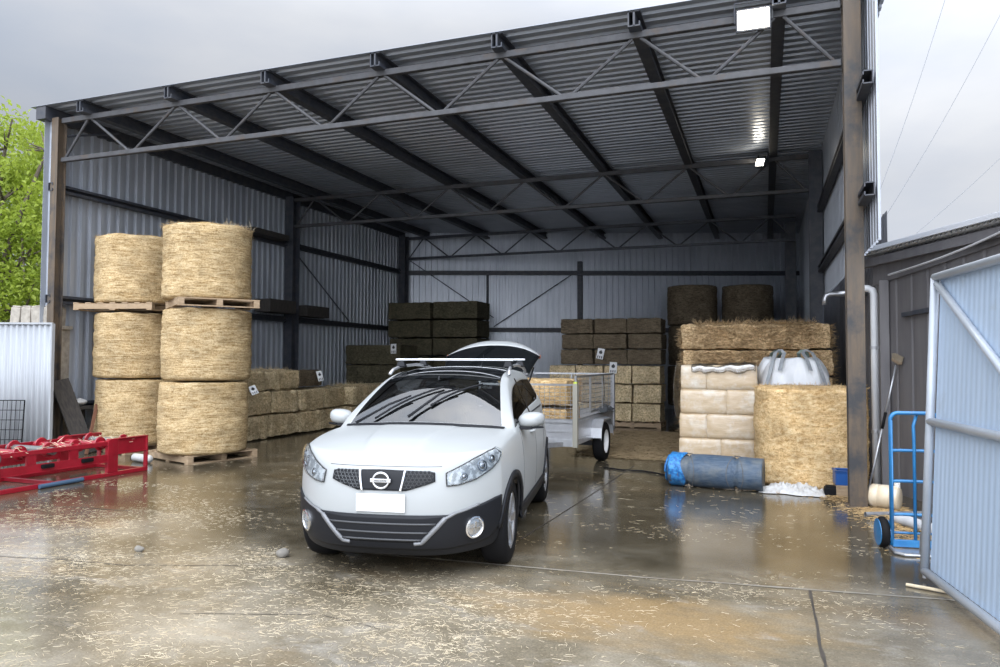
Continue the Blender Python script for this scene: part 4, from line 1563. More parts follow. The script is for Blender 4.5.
def wheel(name, parent, loc, r, w, rimr, side, rimmat, spokes=0):
    o = MB().lathe([(rimr, -w/2), (r*.90, -w/2), (r*.97, -w*.42), (r, -w*.28), (r, w*.28), (r*.97, w*.42), (r*.90, w/2), (rimr, w/2), (rimr*.96, 0)], 40, (0, 0, 0), 'X', closed=True).build(name, BLACK, parent, smooth=True, loc=loc, sharp=50)
    mb = MB()
    s = side
    if not spokes:
        mb.lathe([(0, s*w*.22), (rimr*.35, s*w*.25), (rimr*.42, s*w*.12), (rimr*.85, s*w*.10), (rimr*.90, s*w*.44), (rimr*.99, s*w*.47), (rimr*.99, -s*w*.4), (0, -s*w*.1)], 28, (0, 0, 0), 'X')
    else:
        mb.lathe([(rimr*.90, s*w*.42), (rimr*.995, s*w*.46), (rimr*.995, -s*w*.46), (rimr*.93, -s*w*.4), (rimr*.88, 0)], 40, (0, 0, 0), 'X', closed=True)
        mb.lathe([(0, s*w*.36), (rimr*.22, s*w*.34), (rimr*.24, s*w*.1), (0, s*w*.1)], 20, (0, 0, 0), 'X')
        for k in range(spokes):
            for dd in (-.13, .13):
                a = 2*PI*k/spokes+dd
                mb.bar((s*w*.30, rimr*.15*math.cos(a), rimr*.15*math.sin(a)), (s*w*.36, rimr*.93*math.cos(a-dd*.35), rimr*.93*math.sin(a-dd*.35)), .03, .045, (1, 0, 0))
    mb.build('wheel_rim', rimmat, o)
    if spokes:
        MB().lathe([(0, -.02), (rimr*.72, -.02), (rimr*.72, 0), (0, 0)], 28, (s*w*.05, 0, 0), 'X').build('brake_disc', STEELG, o)
    return o
WRIM = mat('white_steel_rim', (.66, .66, .66), .4)
for s in (-1, 1):
    wheel('wheel', TR, (s*.83, .02, .31), .31, .165, .19, s, WRIM)
    mb = MB()
    n = 10
    pts = [(-.43, .40), (-.40, .55), (-.26, .68), (.26, .68), (.40, .55), (.43, .40)]
    x0, x1 = s*.765, s*.935
    vs, fs = [], []
    for (y, z) in pts:
        vs += [(x0, y, z), (x1, y, z), (x1, y, z-.03)]
    for i in range(len(pts)-1):
        fs += [(3*i, 3*i+1, 3*i+4, 3*i+3), (3*i+1, 3*i+2, 3*i+5, 3*i+4)]
    mb.add(vs, fs)
    o = mb.build('mudguard', SHEET, TR)
    o.modifiers.new('t', 'SOLIDIFY').thickness = .006
MB().bx(-.8, .8, -.05, .06, .24, .31).bx(-.62, -.56, -.5, .55, .30, .42).bx(.56, .62, -.5, .55, .30, .42).build('axle', STEELD, TR)
MB().bar((-.55, -tl, .38), (0, -tl-.62, .38), .07, .07).bar((.55, -tl, .38), (0, -tl-.62, .38), .07, .07).bar((0, -tl-.55, .38), (0, -tl-.95, .40), .08, .08).build('drawbar', GALVT, TR)
MB().tube([(.2, -tl-.35, .02), (.2, -tl-.35, .42)], .03, 10).build('jockey_stand', GALVT, TR)
# tarpaulin folded over the side rail, towards the wheel
mb = MB()
def P(i, j):
    u, v = i/30, j/16
    return Vector((.0+.20*(v-.5)+.03*noise.noise(Vector((u*5, v*4, 1))), 1.0*(u-.5), .10*math.sin(PI*v)*(.6+.6*noise.noise(Vector((u*4, v*3, 8))))+.02*noise.noise(Vector((u*14, v*8, 2)))))
mb.grid(P, 31, 17)
o = mb.build('folded_tarp', mat('dark_tarp', (.04, .045, .05), .5, 0, c2=(.10, .11, .12), scale=7), smooth=True, loc=(-3.50, 3.12, .75))
o.modifiers.new('t', 'SOLIDIFY').thickness = .01
tag(o, 'dark crumpled tarp draped over the side of the trailer above its wheel', 'tarp')
tb = as_bale(square_bale_mesh(1.15, .95, .40, 61, 500, .03, .05), 'square_bale', STRAWR, 'golden straw bale lying in the trailer, lower one', 'straw bale', (-4.27, 2.02, FL+.035), 0, 'bales in the trailer')
put(tb, (-4.25, 2.03, FL+.475), PI, 'golden straw bale lying in the trailer, upper one', 'bales in the trailer')

# ------------------------------------------------------------------ ground litter
rg = random.Random(17)
mb = MB()
def lit(x, y, L, z=.0015, w=.0011):
    a = rg.gauss(0, .95)
    mb.strand((x, y, z), (math.cos(a), math.sin(a), rg.uniform(-.02, .05)), L, w)
cnt = 0
while cnt < 17000:
    x, y = rg.uniform(-12, 1.2), rg.uniform(-8.2, -1.6)
    n = noise.noise(Vector((x*.9, y*1.3, 3)))+.6*noise.noise(Vector((x*2.6, y*3.4, 9)))
    lw = .62 if y < -3.5 else .34
    if x > -3.0 and y > -3.4:
        lw = .10
    if x > -2.2 and y < -3.4:
        lw = .30
    if rg.random() < max(0, n*1.6+.05)*lw:
        lit(x, y, rg.uniform(.008, .05), .0015, rg.uniform(.0006, .0014))
        cnt += 1
for k in range(2600):
    x, y = rg.uniform(-9.5, .2), rg.uniform(-2.0, 6.5)
    if rg.random() < .6:
        lit(x, y, rg.uniform(.03, .1))
for (cx, cy, sx, sy, n) in ((-4.6, -4.6, 1.2, .35, 900), (-6.2, -4.6, 1.0, .3, 600), (-3.2, -4.4, .6, .25, 500), (-6.4, -3.0, .5, .25, 350), (-2.4, -4.3, .7, .3, 260), (-5.2, -5.4, 1.2, .3, 700), (-4.2, -6.2, 1.6, .25, 900), (-3.4, -5.0, .9, .2, 500), (-7.4, -3.9, 1.0, .2, 500)):
    for k in range(n):
        lit(rg.gauss(cx, sx), rg.gauss(cy, sy), rg.uniform(.012, .06), .003)
o = mb.build('straw_litter', STRAND)
tag(o, 'loose pale straw scattered over the wet concrete yard', 'straw', None, 'stuff')
mb = MB()
for k in range(6000):
    x, y = rg.gauss(-2.95, .55), rg.uniform(2.9, 7.6)
    if x < -4.1 or (y < 3.8 and x > -2.35):
        continue
    lit(x, y, rg.uniform(.05, .16), rg.uniform(.004, .02), .004)
o = mb.build('straw_litter', mat('trodden_straw', (.28, .20, .11), .9, 0, c2=(.40, .30, .17), scale=6))
tag(o, 'trodden brown straw lying on the shed floor between trailer and long bales', 'straw', None, 'stuff')
mb = MB()
for (cx, cy, sx, sy, n) in ((.18, -.25, .18, .22, 700), (.3, -1.0, .16, .35, 600), (-.05, .35, .2, .15, 300), (-.3, .75, .5, .12, 400)):
    for k in range(n):
        lit(min(.44, rg.gauss(cx, sx)), rg.gauss(cy, sy), rg.uniform(.03, .1), rg.uniform(.004, .025), .0028)
o = mb.build('straw_litter', mat('orange_straw', (.42, .27, .12), .8, 0, c2=(.58, .41, .2), scale=6))
tag(o, 'chaff and straw heaped round the foot of the right rusty column', 'straw', None, 'stuff')
ROCK = mat('grey_stone', (.16, .15, .13), .8, 0, c2=(.25, .23, .20), scale=14, bump=.4)
for (x, y, r_, lb) in ((-4.62, -3.93, .055, 'small grey stone on the wet ground by the car front wheel'), (-5.82, -4.22, .04, 'small grey stone on the wet ground between red conveyor and car')):
    mb = MB().sphere((0, 0, r_*.6), (r_, r_*.8, r_*.68), 14, 10)
    for v in mb.v:
        v += v.normalized()*.012*noise.noise(v*22+Vector((x, y, 0)))
    o = mb.build('stone', ROCK, loc=(x, y, 0), smooth=True)
    tag(o, lb, 'stone')

# ------------------------------------------------------------------ trees and power lines
LEAF = mat('bright_spring_leaf', (.20, .28, .02), .55, 0, c2=(.34, .41, .06), scale=1.2, lo=.35, hi=.65, detail=4)
LEAF.node_tree.nodes['Principled BSDF'].inputs['Subsurface Weight'].default_value = 0
BARK = mat('tree_bark', (.10, .08, .06), .9, 0, c2=(.16, .13, .10), scale=8, stretch=(3, 3, .6), bump=.5)
def leaves_mat():
    t_ = LEAF.node_tree
    b = t_.nodes['Principled BSDF']
    out = [n for n in t_.nodes if n.type == 'OUTPUT_MATERIAL'][0]
    tl_ = nd(t_, 'ShaderNodeBsdfTranslucent')
    tl_.inputs[0].default_value = (.40, .50, .07, 1)
    mx = nd(t_, 'ShaderNodeMixShader')
    mx.inputs[0].default_value = .42
    t_.links.new(b.outputs[0], mx.inputs[1])
    t_.links.new(tl_.outputs[0], mx.inputs[2])
    t_.links.new(mx.outputs[0], out.inputs[0])
leaves_mat()
def tree(label, base, blobs, nleaf, seed, trunk_h, lsize=.13):
    rg = random.Random(seed)
    t = thing('tree', label, 'tree', base)
    tk = MB()
    tk.tube([(0, 0, 0), (.05, .03, trunk_h*.5), (0, 0, trunk_h)], [.22, .17, .13], 12)
    lv = MB()
    for (bx_, by_, bz, br) in blobs:
        c = Vector((bx_, by_, bz))
        tk.tube([(0, 0, trunk_h*.8), Vector((0, 0, trunk_h)).lerp(c, .5)+Vector((0, 0, .2)), c, c+Vector((rg.uniform(-.3, .3), rg.uniform(-.3, .3), br*.8))], [.10, .06, .035, .012], 7)
        for k in range(5):
            d = Vector((rg.uniform(-1, 1), rg.uniform(-1, 1), rg.uniform(-.4, 1))).normalized()
            tk.tube([c, c+d*br*.5, c+d*br*.9], [.03, .018, .006], 5)
    tot = sum(b[3]**2 for b in blobs)
    for (bx_, by_, bz, br) in blobs:
        # foliage sits in small tufts round the blob
        for q in range(int(26*br*br)+8):
            d = Vector((rg.gauss(0, 1), rg.gauss(0, 1), rg.gauss(0, 1))).normalized()
            cc = Vector((bx_, by_, bz))+d*br*rg.uniform(.55, 1.05)
            nl = int(nleaf*br*br/tot/(26*br*br+8))
            for k in range(nl):
                p = cc+Vector((rg.gauss(0, .17), rg.gauss(0, .17), rg.gauss(0, .14)))
                e = Euler((rg.uniform(-1.1, 1.1), rg.uniform(-1.1, 1.1), rg.uniform(0, 6.28))).to_matrix()
                s = lsize*rg.uniform(.6, 1.2)
                lv.add([p, p+e @ Vector((s*.5, s*.28, .02)), p+e @ Vector((s*1.1, 0, 0)), p+e @ Vector((s*.5, -s*.28, .02))], [(0, 1, 2, 3)])
    tk.build('trunk', BARK, t, smooth=True)
    me = bpy.data.meshes.new('foliage')
    me.from_pydata([tuple(v) for v in lv.v], [], lv.f)
    me.materials.append(LEAF)
    o = bpy.data.objects.new('foliage', me)
    col.objects.link(o)
    o.parent = t
    o['kind'] = 'stuff'
    return t
tree('bright green leafy tree standing just outside the left wall of the shed', (-17.8, 2.6, 0), [(.6, 0, 5.2, 1.2), (-.3, .4, 4.4, 1.4), (.9, .3, 3.9, 1.2), (-.9, -.2, 5.6, 1.1), (0, 0, 3.0, 1.3), (1.1, .2, 2.6, 1.1), (.2, .3, 6.5, .85), (1.3, .5, 6.4, .5), (-.6, .3, 6.9, .6), (-1.5, .3, 3.4, 1.3), (.7, .8, 1.9, 1.1), (-.6, .5, 1.8, 1.2)], 21000, 4, 2.4)
tree('taller loose green tree farther off behind the left wall of the shed', (-24.0, 9.0, 0), [(0, 0, 7.6, 1.6), (1.6, .4, 6.8, 1.5), (-1.5, .4, 7.0, 1.6), (.6, 0, 5.2, 1.8), (2.2, .6, 8.6, .5), (3.3, .4, 8.3, .4), (-1.2, 0, 9.0, .8), (.4, 0, 9.1, .6), (2.6, .5, 5.0, 1.5), (2.4, 0, 3.2, 1.6), (0, 0, 3.2, 1.8)], 21000, 5, 3.5, .17)
WIRE = mat('power_wire', (.22, .23, .25), .5)
gK = 'power lines at the right'
cols_ = []
for k, (a, b, lb) in enumerate((((3.2, 9, 10.8), (1.0, 8.0, 4.2), 'highest'), ((4.6, 9, 10.6), (1.1, 8.5, 4.0), 'second'), ((6.4, 10, 9.0), (2.2, 9, 4.4), 'third'), ((8.0, 12, 8.6), (3.0, 10, 4.2), 'lowest'))):
    a, b = Vector(a), Vector(b)
    pts = [a.lerp(b, q/16)-Vector((0, 0, .25*math.sin(PI*q/16))) for q in range(17)]
    o = MB().tube(pts, .006, 5).build('power_line', WIRE)
    tag(o, f'{lb} thin power line slanting across the sky beyond the neighbouring roof', 'wire', gK)
# ------------------------------------------------------------------ the white car
CAR = thing('car', 'white compact five-door car with roof bars and raised tailgate, facing the viewer', 'car', (-3.868, -2.304, 0), 0.180)
PAINT = mat('white_car_paint', (.365, .38, .38), .36, 0, coat=.1)
TRIMB = mat('black_car_trim', (.008, .009, .012), .5, spec=.3)
GLOSSB = mat('gloss_black_panel', (.006, .007, .008), .06, 0, coat=.5)
INTER = mat('dark_car_interior', (.025, .025, .027), .8)
WGLASS = glass('windscreen_glass', (.50, .54, .54), .16)
SGLASS = glass('tinted_side_glass', (.07, .075, .08), .03)

def car_cage():
    O = [(0, -2.06), (.19, -2.055), (.36, -2.03), (.52, -1.97), (.655, -1.86), (.75, -1.72), (.795, -1.635),
         (.80, -1.61), (.815, -1.50), (.828, -1.38), (.835, -1.26), (.84, -1.14), (.845, -1.02), (.848, -.91), (.849, -.885),
         (.85, -.72), (.85, -.47), (.85, -.17), (.85, .12), (.848, .42), (.845, .72), (.842, .885), (.842, .91), (.838, 1.02), (.832, 1.14), (.822, 1.26), (.81, 1.38), (.795, 1.5), (.775, 1.61), (.77, 1.635),
         (.735, 1.77), (.66, 1.93), (.5, 2.05), (.25, 2.08), (0, 2.085)]
    N = len(O)
    JF, JC, JH, JE = 5, 14, 17, 31
    zs = [.845, .85, .86, .877, .90, .925, .937, .94, .955, .972, .985, .995, 1.003, 1.008, 1.01, 1.015, 1.022, 1.032, 1.045, 1.06, 1.075, 1.084, 1.086, 1.093, 1.10, 1.108, 1.113, 1.118, 1.12, 1.12, 1.11, 1.08, .74, .72, .72]
    def arch(y):
        for yc in (-1.26, 1.26):
            d = abs(y-yc)
            if d <= .352:
                return .33+math.sqrt(max(.352**2-d*d, 0))*1.0
        return None
    nrm = []
    for j, (x, y) in enumerate(O):
        a, b = O[max(j-1, 0)], O[min(j+1, N-1)]
        d = Vector((b[0]-a[0], b[1]-a[1]))
        if j == 0 or j == N-1:
            d = Vector((1 if j == 0 else -1, 0))
        d.normalize()
        nrm.append(Vector((d.y, -d.x)))
    fr = [0, .10, .24, .42, .60, .77, .92, 1.0]
    V = []
    idx = {}
    def vert(key, p):
        idx[key] = len(V)
        V.append(Vector(p))
    def interp(z, tb):
        for (z0, a), (z1, b) in zip(tb, tb[1:]):
            if z <= z1:
                return a+(b-a)*max(0, (z-z0))/(z1-z0)
        return tb[-1][1]
    front = [(.19, .12), (.24, .05), (.32, .012), (.45, .0), (.60, .0), (.72, .018), (.80, .035), (.845, .075), (1.2, .09)]
    side = [(.2, .06), (.28, .035), (.40, .012), (.58, .0), (.75, .004), (.90, .020), (1.0, .05), (1.15, .055)]
    for j, (x, y) in enumerate(O):
        zb = arch(y)
        if zb is None:
            zb = .20+.04*min(1, max(0, (j-2)/4)) if j < 7 else (.25 if y < 1.5 else .27)
            if .60 < abs(y-(-1.26 if y < 0 else 1.26)) < .4:
                zb = .3
        wf = max(0, 1-j/7) if j < 12 else 0
        for i, f in enumerate(fr):
            z = zb+(zs[j]-zb)*f
            ins = interp(z, front)*wf+interp(z, side)*(1-wf)
            if i == 7 and j >= 3:
                ins += .012
            vert(('L', i, j), (x-nrm[j].x*ins, y-nrm[j].y*ins, z))
    F = []
    def q(a, b, c, d, m=0):
        f = []
        for k in (a, b, c, d):
            i = idx[k]
            if i not in f:
                f.append(i)
        if len(f) >= 3:
            F.append((f, m))
    for i in range(7):
        for j in range(N-1):
            q(('L', i, j), ('L', i, j+1), ('L', i+1, j+1), ('L', i+1, j), 4 if i < (2 if j < 7 else 1) else 0)
    S = lambda j: V[idx[('L', 7, j)]]
    # hood
    s_a = [S(a).x/S(JF).x for a in range(6)]
    s_w = [0, .26, .50, .72, .915, 1.0]
    nb = JC-JF
    y5, yc = S(JF).y, S(JC).y
    for b in range(nb+1):
        tau = (S(JF+b).y-y5)/(yc-y5)
        for a in range(6):
            if b == 0:
                idx[('H', a, b)] = idx[('L', 7, a)]
                continue
            if a == 5:
                idx[('H', a, b)] = idx[('L', 7, JF+b)]
                continue
            s = s_a[a]
            sp = S(JF+b)
            cow_y = -1.10+.20*s**2
            fy = S(a).y
            y = fy+(cow_y-fy)*tau
            crown = interp(tau, [(0, -.08), (.12, -.025), (.3, .012), (.55, .032), (.8, .036), (1.0, .034)])
            z = sp.z+crown*(1-s**2.2)
            z += (.008*math.exp(-((s-.62)/.14)**2))*min(1, tau*3)*min(1, (1-tau)*3.5)
            vert(('H', a, b), (s*sp.x, y, z))
    for b in range(nb):
        for a in range(5):
            q(('H', a, b), ('H', a+1, b), ('H', a+1, b+1), ('H', a, b+1))
    # greenhouse
    P1 = {15: (.728, -.76, 1.125), 16: (.658, -.48, 1.282), 17: (.600, -.18, 1.416), 18: (.588, .12, 1.463), 19: (.580, .42, 1.482), 20: (.575, .72, 1.48), 21: (.573, .89, 1.472), 22: (.572, .92, 1.47), 23: (.57, 1.02, 1.463), 24: (.573, 1.14, 1.453), 25: (.566, 1.26, 1.44), 26: (.558, 1.38, 1.425), 27: (.55, 1.5, 1.405), 28: (.542, 1.6, 1.385), 29: (.538, 1.64, 1.378), 30: (.522, 1.74, 1.355), 31: (.505, 1.85, 1.325)}
    for nm in ('G1', 'G2', 'P'):
        idx[(nm, JC)] = idx[('L', 7, JC)]
    for j in range(JC+1, JE+1):
        sh, p = S(j), Vector(P1[j])
        vert(('P', j), p)
        for nm, f in (('G1', .08), ('G2', .91)):
            if j == 25 and nm == 'G1':
                f = .30
            if j == 24 and nm == 'G1':
                f = .17
            w = sh.lerp(p, f)
            w.x += .018*math.sin(PI*f)
            vert((nm, j), w)
    for j in range(JC, JE):
        q(('L', 7, j), ('L', 7, j+1), ('G1', j+1), ('G1', j))
        q(('G1', j), ('G1', j+1), ('G2', j+1), ('G2', j), 2 if JC <= j <= 24 else 0)
        q(('G2', j), ('G2', j+1), ('P', j+1), ('P', j))
    # windscreen rows
    zc = {17: (-.37, 1.47), 18: (-.02, 1.518), 19: (.34, 1.538), 20: (.66, 1.54), 21: (.85, 1.536), 22: (.90, 1.535), 23: (1.0, 1.531), 24: (1.12, 1.525), 25: (1.25, 1.517), 26: (1.38, 1.507), 27: (1.5, 1.496), 28: (1.62, 1.483), 29: (1.66, 1.478), 30: (1.78, 1.46), 31: (1.9, 1.43)}
    c0, c1 = Vector((-1.10, 1.044)), Vector(zc[17])
    for w in range(0, 4):
        j = JC+w
        for a in range(6):
            if w == 0:
                idx[('W', a, j)] = idx[('H', a, nb)]
                continue
            if a == 5:
                idx[('W', a, j)] = idx[('P', j)]
                continue
            s = s_a[a]+(s_w[a]-s_a[a])*min(1, w/2)
            p = V[idx[('P', j)]]
            t = w/3
            cc = c0.lerp(c1, t)+Vector((-.034, .034))*math.sin(PI*t)
            vert(('W', a, j), (s*p.x, cc.x+(p.y-cc.x)*s**2.3, cc.y+(p.z-cc.y)*s**2.3))
    for j in range(JH+1, JE+1):
        for a in range(6):
            if a == 5:
                idx[('W', a, j)] = idx[('P', j)]
                continue
            s = s_w[a]
            p = V[idx[('P', j)]]
            y0, z0 = zc[j]
            vert(('W', a, j), (s*p.x, y0+(p.y-y0)*s**2.3, z0+(p.z-z0)*s**2.6))
    for j in range(JC, JE):
        for a in range(5):
            m = 0
            if a < 4:
                m = 1 if j < JH else (3 if j < 20 else 0)
            q(('W', a, j), ('W', a+1, j), ('W', a+1, j+1), ('W', a, j+1), m)
    return V, F

V, F = car_cage()
bm = bmesh.new()
for sx in (1, -1):
    vs = [bm.verts.new((v.x*sx, v.y, v.z)) for v in V]
    for f, mi in F:
        try:
            fc = bm.faces.new([vs[k] for k in (f if sx > 0 else reversed(f))])
            fc.material_index = mi
            fc.smooth = True
        except ValueError:
            pass
bmesh.ops.remove_doubles(bm, verts=bm.verts, dist=2e-4)
loose = [v for v in bm.verts if not v.link_faces]
bmesh.ops.delete(bm, geom=loose, context='VERTS')
bmesh.ops.recalc_face_normals(bm, faces=bm.faces)
me = bpy.data.meshes.new('cage')
bm.to_mesh(me)
bm.free()
tmp = bpy.data.objects.new('cage', me)
col.objects.link(tmp)
md = tmp.modifiers.new('s', 'SUBSURF')
md.levels = md.render_levels = 3
dg = bpy.context.evaluated_depsgraph_get()
full = bpy.data.meshes.new_from_object(tmp.evaluated_get(dg))
bpy.data.objects.remove(tmp)
bm = bmesh.new()
bm.from_mesh(full)
if sum(f.normal.x*f.calc_center_median().x for f in bm.faces) < 0:
    bmesh.ops.reverse_faces(bm, faces=bm.faces)
for v in bm.verts:     # raised centre of the bonnet with a crease on each side
    if -1.97 < v.co.y < -1.03 and v.co.z > .80 and abs(v.co.x) < .6 and v.normal.z > .5:
        tt = (v.co.y+1.97)/.94
        x0 = .20+.12*tt
        f_ = min(1, max(0, (x0+.022-abs(v.co.x))/.044))
        v.co.z += .018*f_*f_*(3-2*f_)*min(1, tt*3)*min(1, (1-tt)*6)
bm.normal_update()
BV = BVHTree.FromBMesh(bm)
def split(mi, name, material, thick=0, extra=None):
    b = bm.copy()
    bmesh.ops.delete(b, geom=[f for f in b.faces if f.material_index != mi], context='FACES')
    for f in b.faces:
        f.material_index = 0
        f.smooth = True
    m_ = bpy.data.meshes.new(name)
    b.to_mesh(m_)
    b.free()
    m_.materials.append(material)
    if extra:
        m_.materials.append(extra)
    o = bpy.data.objects.new(name, m_)
    col.objects.link(o)
    o.parent = CAR
    if thick:
        md = o.modifiers.new('shell', 'SOLIDIFY')
        md.thickness = thick
        md.offset = -1
        if extra:
            md.material_offset = 1
            md.material_offset_rim = 1
    return o
split(0, 'body', PAINT, .02, INTER)
split(1, 'windscreen', WGLASS)
split(2, 'side_windows', SGLASS)
split(4, 'lower_valance', TRIMB, .02, INTER)
split(3, 'roof_panel', GLOSSB, .015, INTER)

def lin(x, tb):
    if x <= tb[0][0]:
        return tb[0][1]
    for (a, va), (b, vb) in zip(tb, tb[1:]):
        if x <= b:
            return va+(vb-va)*(x-a)/(b-a)
    return tb[-1][1]
AX = Vector((0, -1.2, 0))
def cyl_hit(phi, z):
    d = Vector((math.sin(R(phi)), -math.cos(R(phi)), 0))
    o = AX+d*3+Vector((0, 0, z))
    h = BV.ray_cast(o, -d, 4)
    if h[0] is None:
        return None
    return h[0], h[1]
def front_decal(name, material, top, bot, off=.004, thick=.012, nu=60, nv=14, parent=None, dep=None):
    """panel following the nose of the car; top and bot give z against bearing round the nose"""
    p0, p1 = top[0][0], top[-1][0]
    rows = []
    for i in range(nu+1):
        ph = p0+(p1-p0)*i/nu
        zt, zb = lin(ph, top), lin(ph, bot)
        r_ = []
        for j in range(nv+1):
            z = zb+(zt-zb)*j/nv
            h = cyl_hit(ph, z)
            if h is None:
                h = (r_[-1], Vector((0, -1, 0))) if r_ else (AX+Vector((0, -.9, z)), Vector((0, -1, 0)))
                r_.append(h[0])
            else:
                n = h[1]
                r_.append(h[0]+n*(off+(dep(i/nu, j/nv) if dep else 0)))
        rows.append(r_)
    mb = MB().grid(lambda i, j: rows[i][j], nu+1, nv+1)
    o = mb.build(name, material, parent or CAR, smooth=True)
    md = o.modifiers.new('t', 'SOLIDIFY')
    md.thickness = thick
    md.offset = 0
    return o
def side_hit(y, z, s):
    h = BV.ray_cast(Vector((s*2, y, z)), Vector((-s, 0, 0)), 2)
    return h if h[0] is not None else None
def surf_tube(pts, r_, off=.0):
    """tube laid on the nose: pts are (bearing, z)"""
    out = []
    for k in range(len(pts)-1):
        for q_ in range(8):
            f = q_/8
            ph, z = pts[k][0]+(pts[k+1][0]-pts[k][0])*f, pts[k][1]+(pts[k+1][1]-pts[k][1])*f
            h = cyl_hit(ph, z)
            if h:
                out.append(h[0]+h[1]*off)
    h = cyl_hit(*pts[-1])
    if h:
        out.append(h[0]+h[1]*off)
    return out

# lower bumper in black plastic, lower grille, silver strips
front_decal('lower_bumper', TRIMB, [(-61, .60), (-56, .59), (-34, .515), (-31, .505), (31, .505), (34, .515), (56, .59), (61, .60)], [(-61, .44), (-59, .37), (-54, .30), (-30, .26), (30, .26), (54, .30), (59, .37), (61, .44)], .006, .014, 96, 16)
LG = front_decal('lower_grille', TRIMB, [(-29, .490), (-27, .497), (27, .497), (29, .490)], [(-29, .48), (-19, .315), (19, .315), (29, .48)], .012, .006, 60, 10)
SILV = mat('satin_silver_trim', (.19, .195, .205), .4, .3)
DGREY = mat('grille_slat', (.05, .052, .056), .35)
mb = MB()
for z in (.445, .385, .335):
    w = lin(z, [(.315, 18.5), (.48, 27.5)])
    mb.tube(surf_tube([(-w, z), (0, z), (w, z)], .008, .016), .008, 6)
mb.build('grille_slat', DGREY, LG, smooth=True)
for s in (-1, 1):
    MB().tube(surf_tube([(s*46, .562), (s*33.5, .512), (s*29.5, .480), (s*19.5, .312), (s*16, .306)], .01, .012), [.008]*8+[.012]*8+[.019]*8+[.015]*9, 8).build('silver_strip', SILV, CAR, smooth=True)
# upper grille with honeycomb, V bars and round badge
UG = front_decal('upper_grille', TRIMB, [(-25.5, .798), (-23, .806), (0, .812), (23, .806), (25.5, .798)], [(-25.5, .738), (-22, .718), (-12, .672), (12, .672), (22, .718), (25.5, .738)], .006, .008, 60, 10)
for side_ in (-1, 1):
  mb = MB()
  for rI in range(5):
    z = .700+.024*rI
    for k in (range(-13, 0) if side_ < 0 else range(0, 14)):
        ph = k*1.9+(.95 if rI % 2 else 0)
        zz = z
        if abs(ph) > 24.5 or zz > .80 or zz < lin(abs(ph), [(12, .678), (22, .722), (25.5, .742)])+.004:
            continue
        if abs(ph) < lin(zz, [(.67, 9.5), (.81, 12.5)]):
            continue
        pts = []
        for q_ in range(6):
            a = 2*PI*q_/6
            h = cyl_hit(ph+.95*math.cos(a), zz+.0125*math.sin(a))
            if h:
                pts.append(h[0]+h[1]*.014)
        if len(pts) == 6:
            mb.tube(pts, .0022, 4, closed=True)
  mb.build('honeycomb_mesh', mat('grille_mesh', (.10, .105, .11), .3, .4), UG)
for s in (-1, 1):
    MB().tube(surf_tube([(s*11.6, .808), (s*10.6, .74), (s*9.4, .668)], .01, .016), .011, 8).build('chrome_bar', CHROME, UG, smooth=True)
h0 = cyl_hit(0, .742)
BY = h0[0].y-.030
EM = MB().tube([(.058*math.cos(2*PI*q_/36), BY, .745+.054*math.sin(2*PI*q_/36)) for q_ in range(36)], .0085, 8, closed=True).build('badge', CHROME, UG, smooth=True)
MB().box((0, BY-.006, .745), (.152, .014, .026)).build('badge_bar', CHROME, EM, bevel=.003)
MB().lathe([(0, -.004), (.05, -.004), (.05, .004), (0, .004)], 28, (0, BY+.012, .745), 'Y').build('badge_back', GLOSSB, EM)
fc = bpy.data.curves.new('lettering_curve', 'FONT')
fc.body = 'NISSAN'
fc.size = .024
fc.space_character = 1.15
fc.extrude = .0012
fc.align_x = 'CENTER'
fc.align_y = 'CENTER'
fo = bpy.data.objects.new('lettering_curve', fc)
col.objects.link(fo)
dg = bpy.context.evaluated_depsgraph_get()
fm = bpy.data.meshes.new_from_object(fo.evaluated_get(dg))
bpy.data.objects.remove(fo)
fm.materials.clear()
fm.materials.append(mat('badge_dark', (.03, .03, .035), .4))
fo = bpy.data.objects.new('badge_lettering', fm)
fo.location = (0, BY-.0145, .745)
fo.rotation_euler = (R(90), 0, 0)
col.objects.link(fo)
fo.parent = EM
# blank number plate
hp = cyl_hit(0, .585)
NP = MB().box((0, hp[0].y-.012, .588), (.36, .012, .125)).build('number_plate', mat('plain_plate', (.80, .81, .82), .4), CAR, bevel=.004)
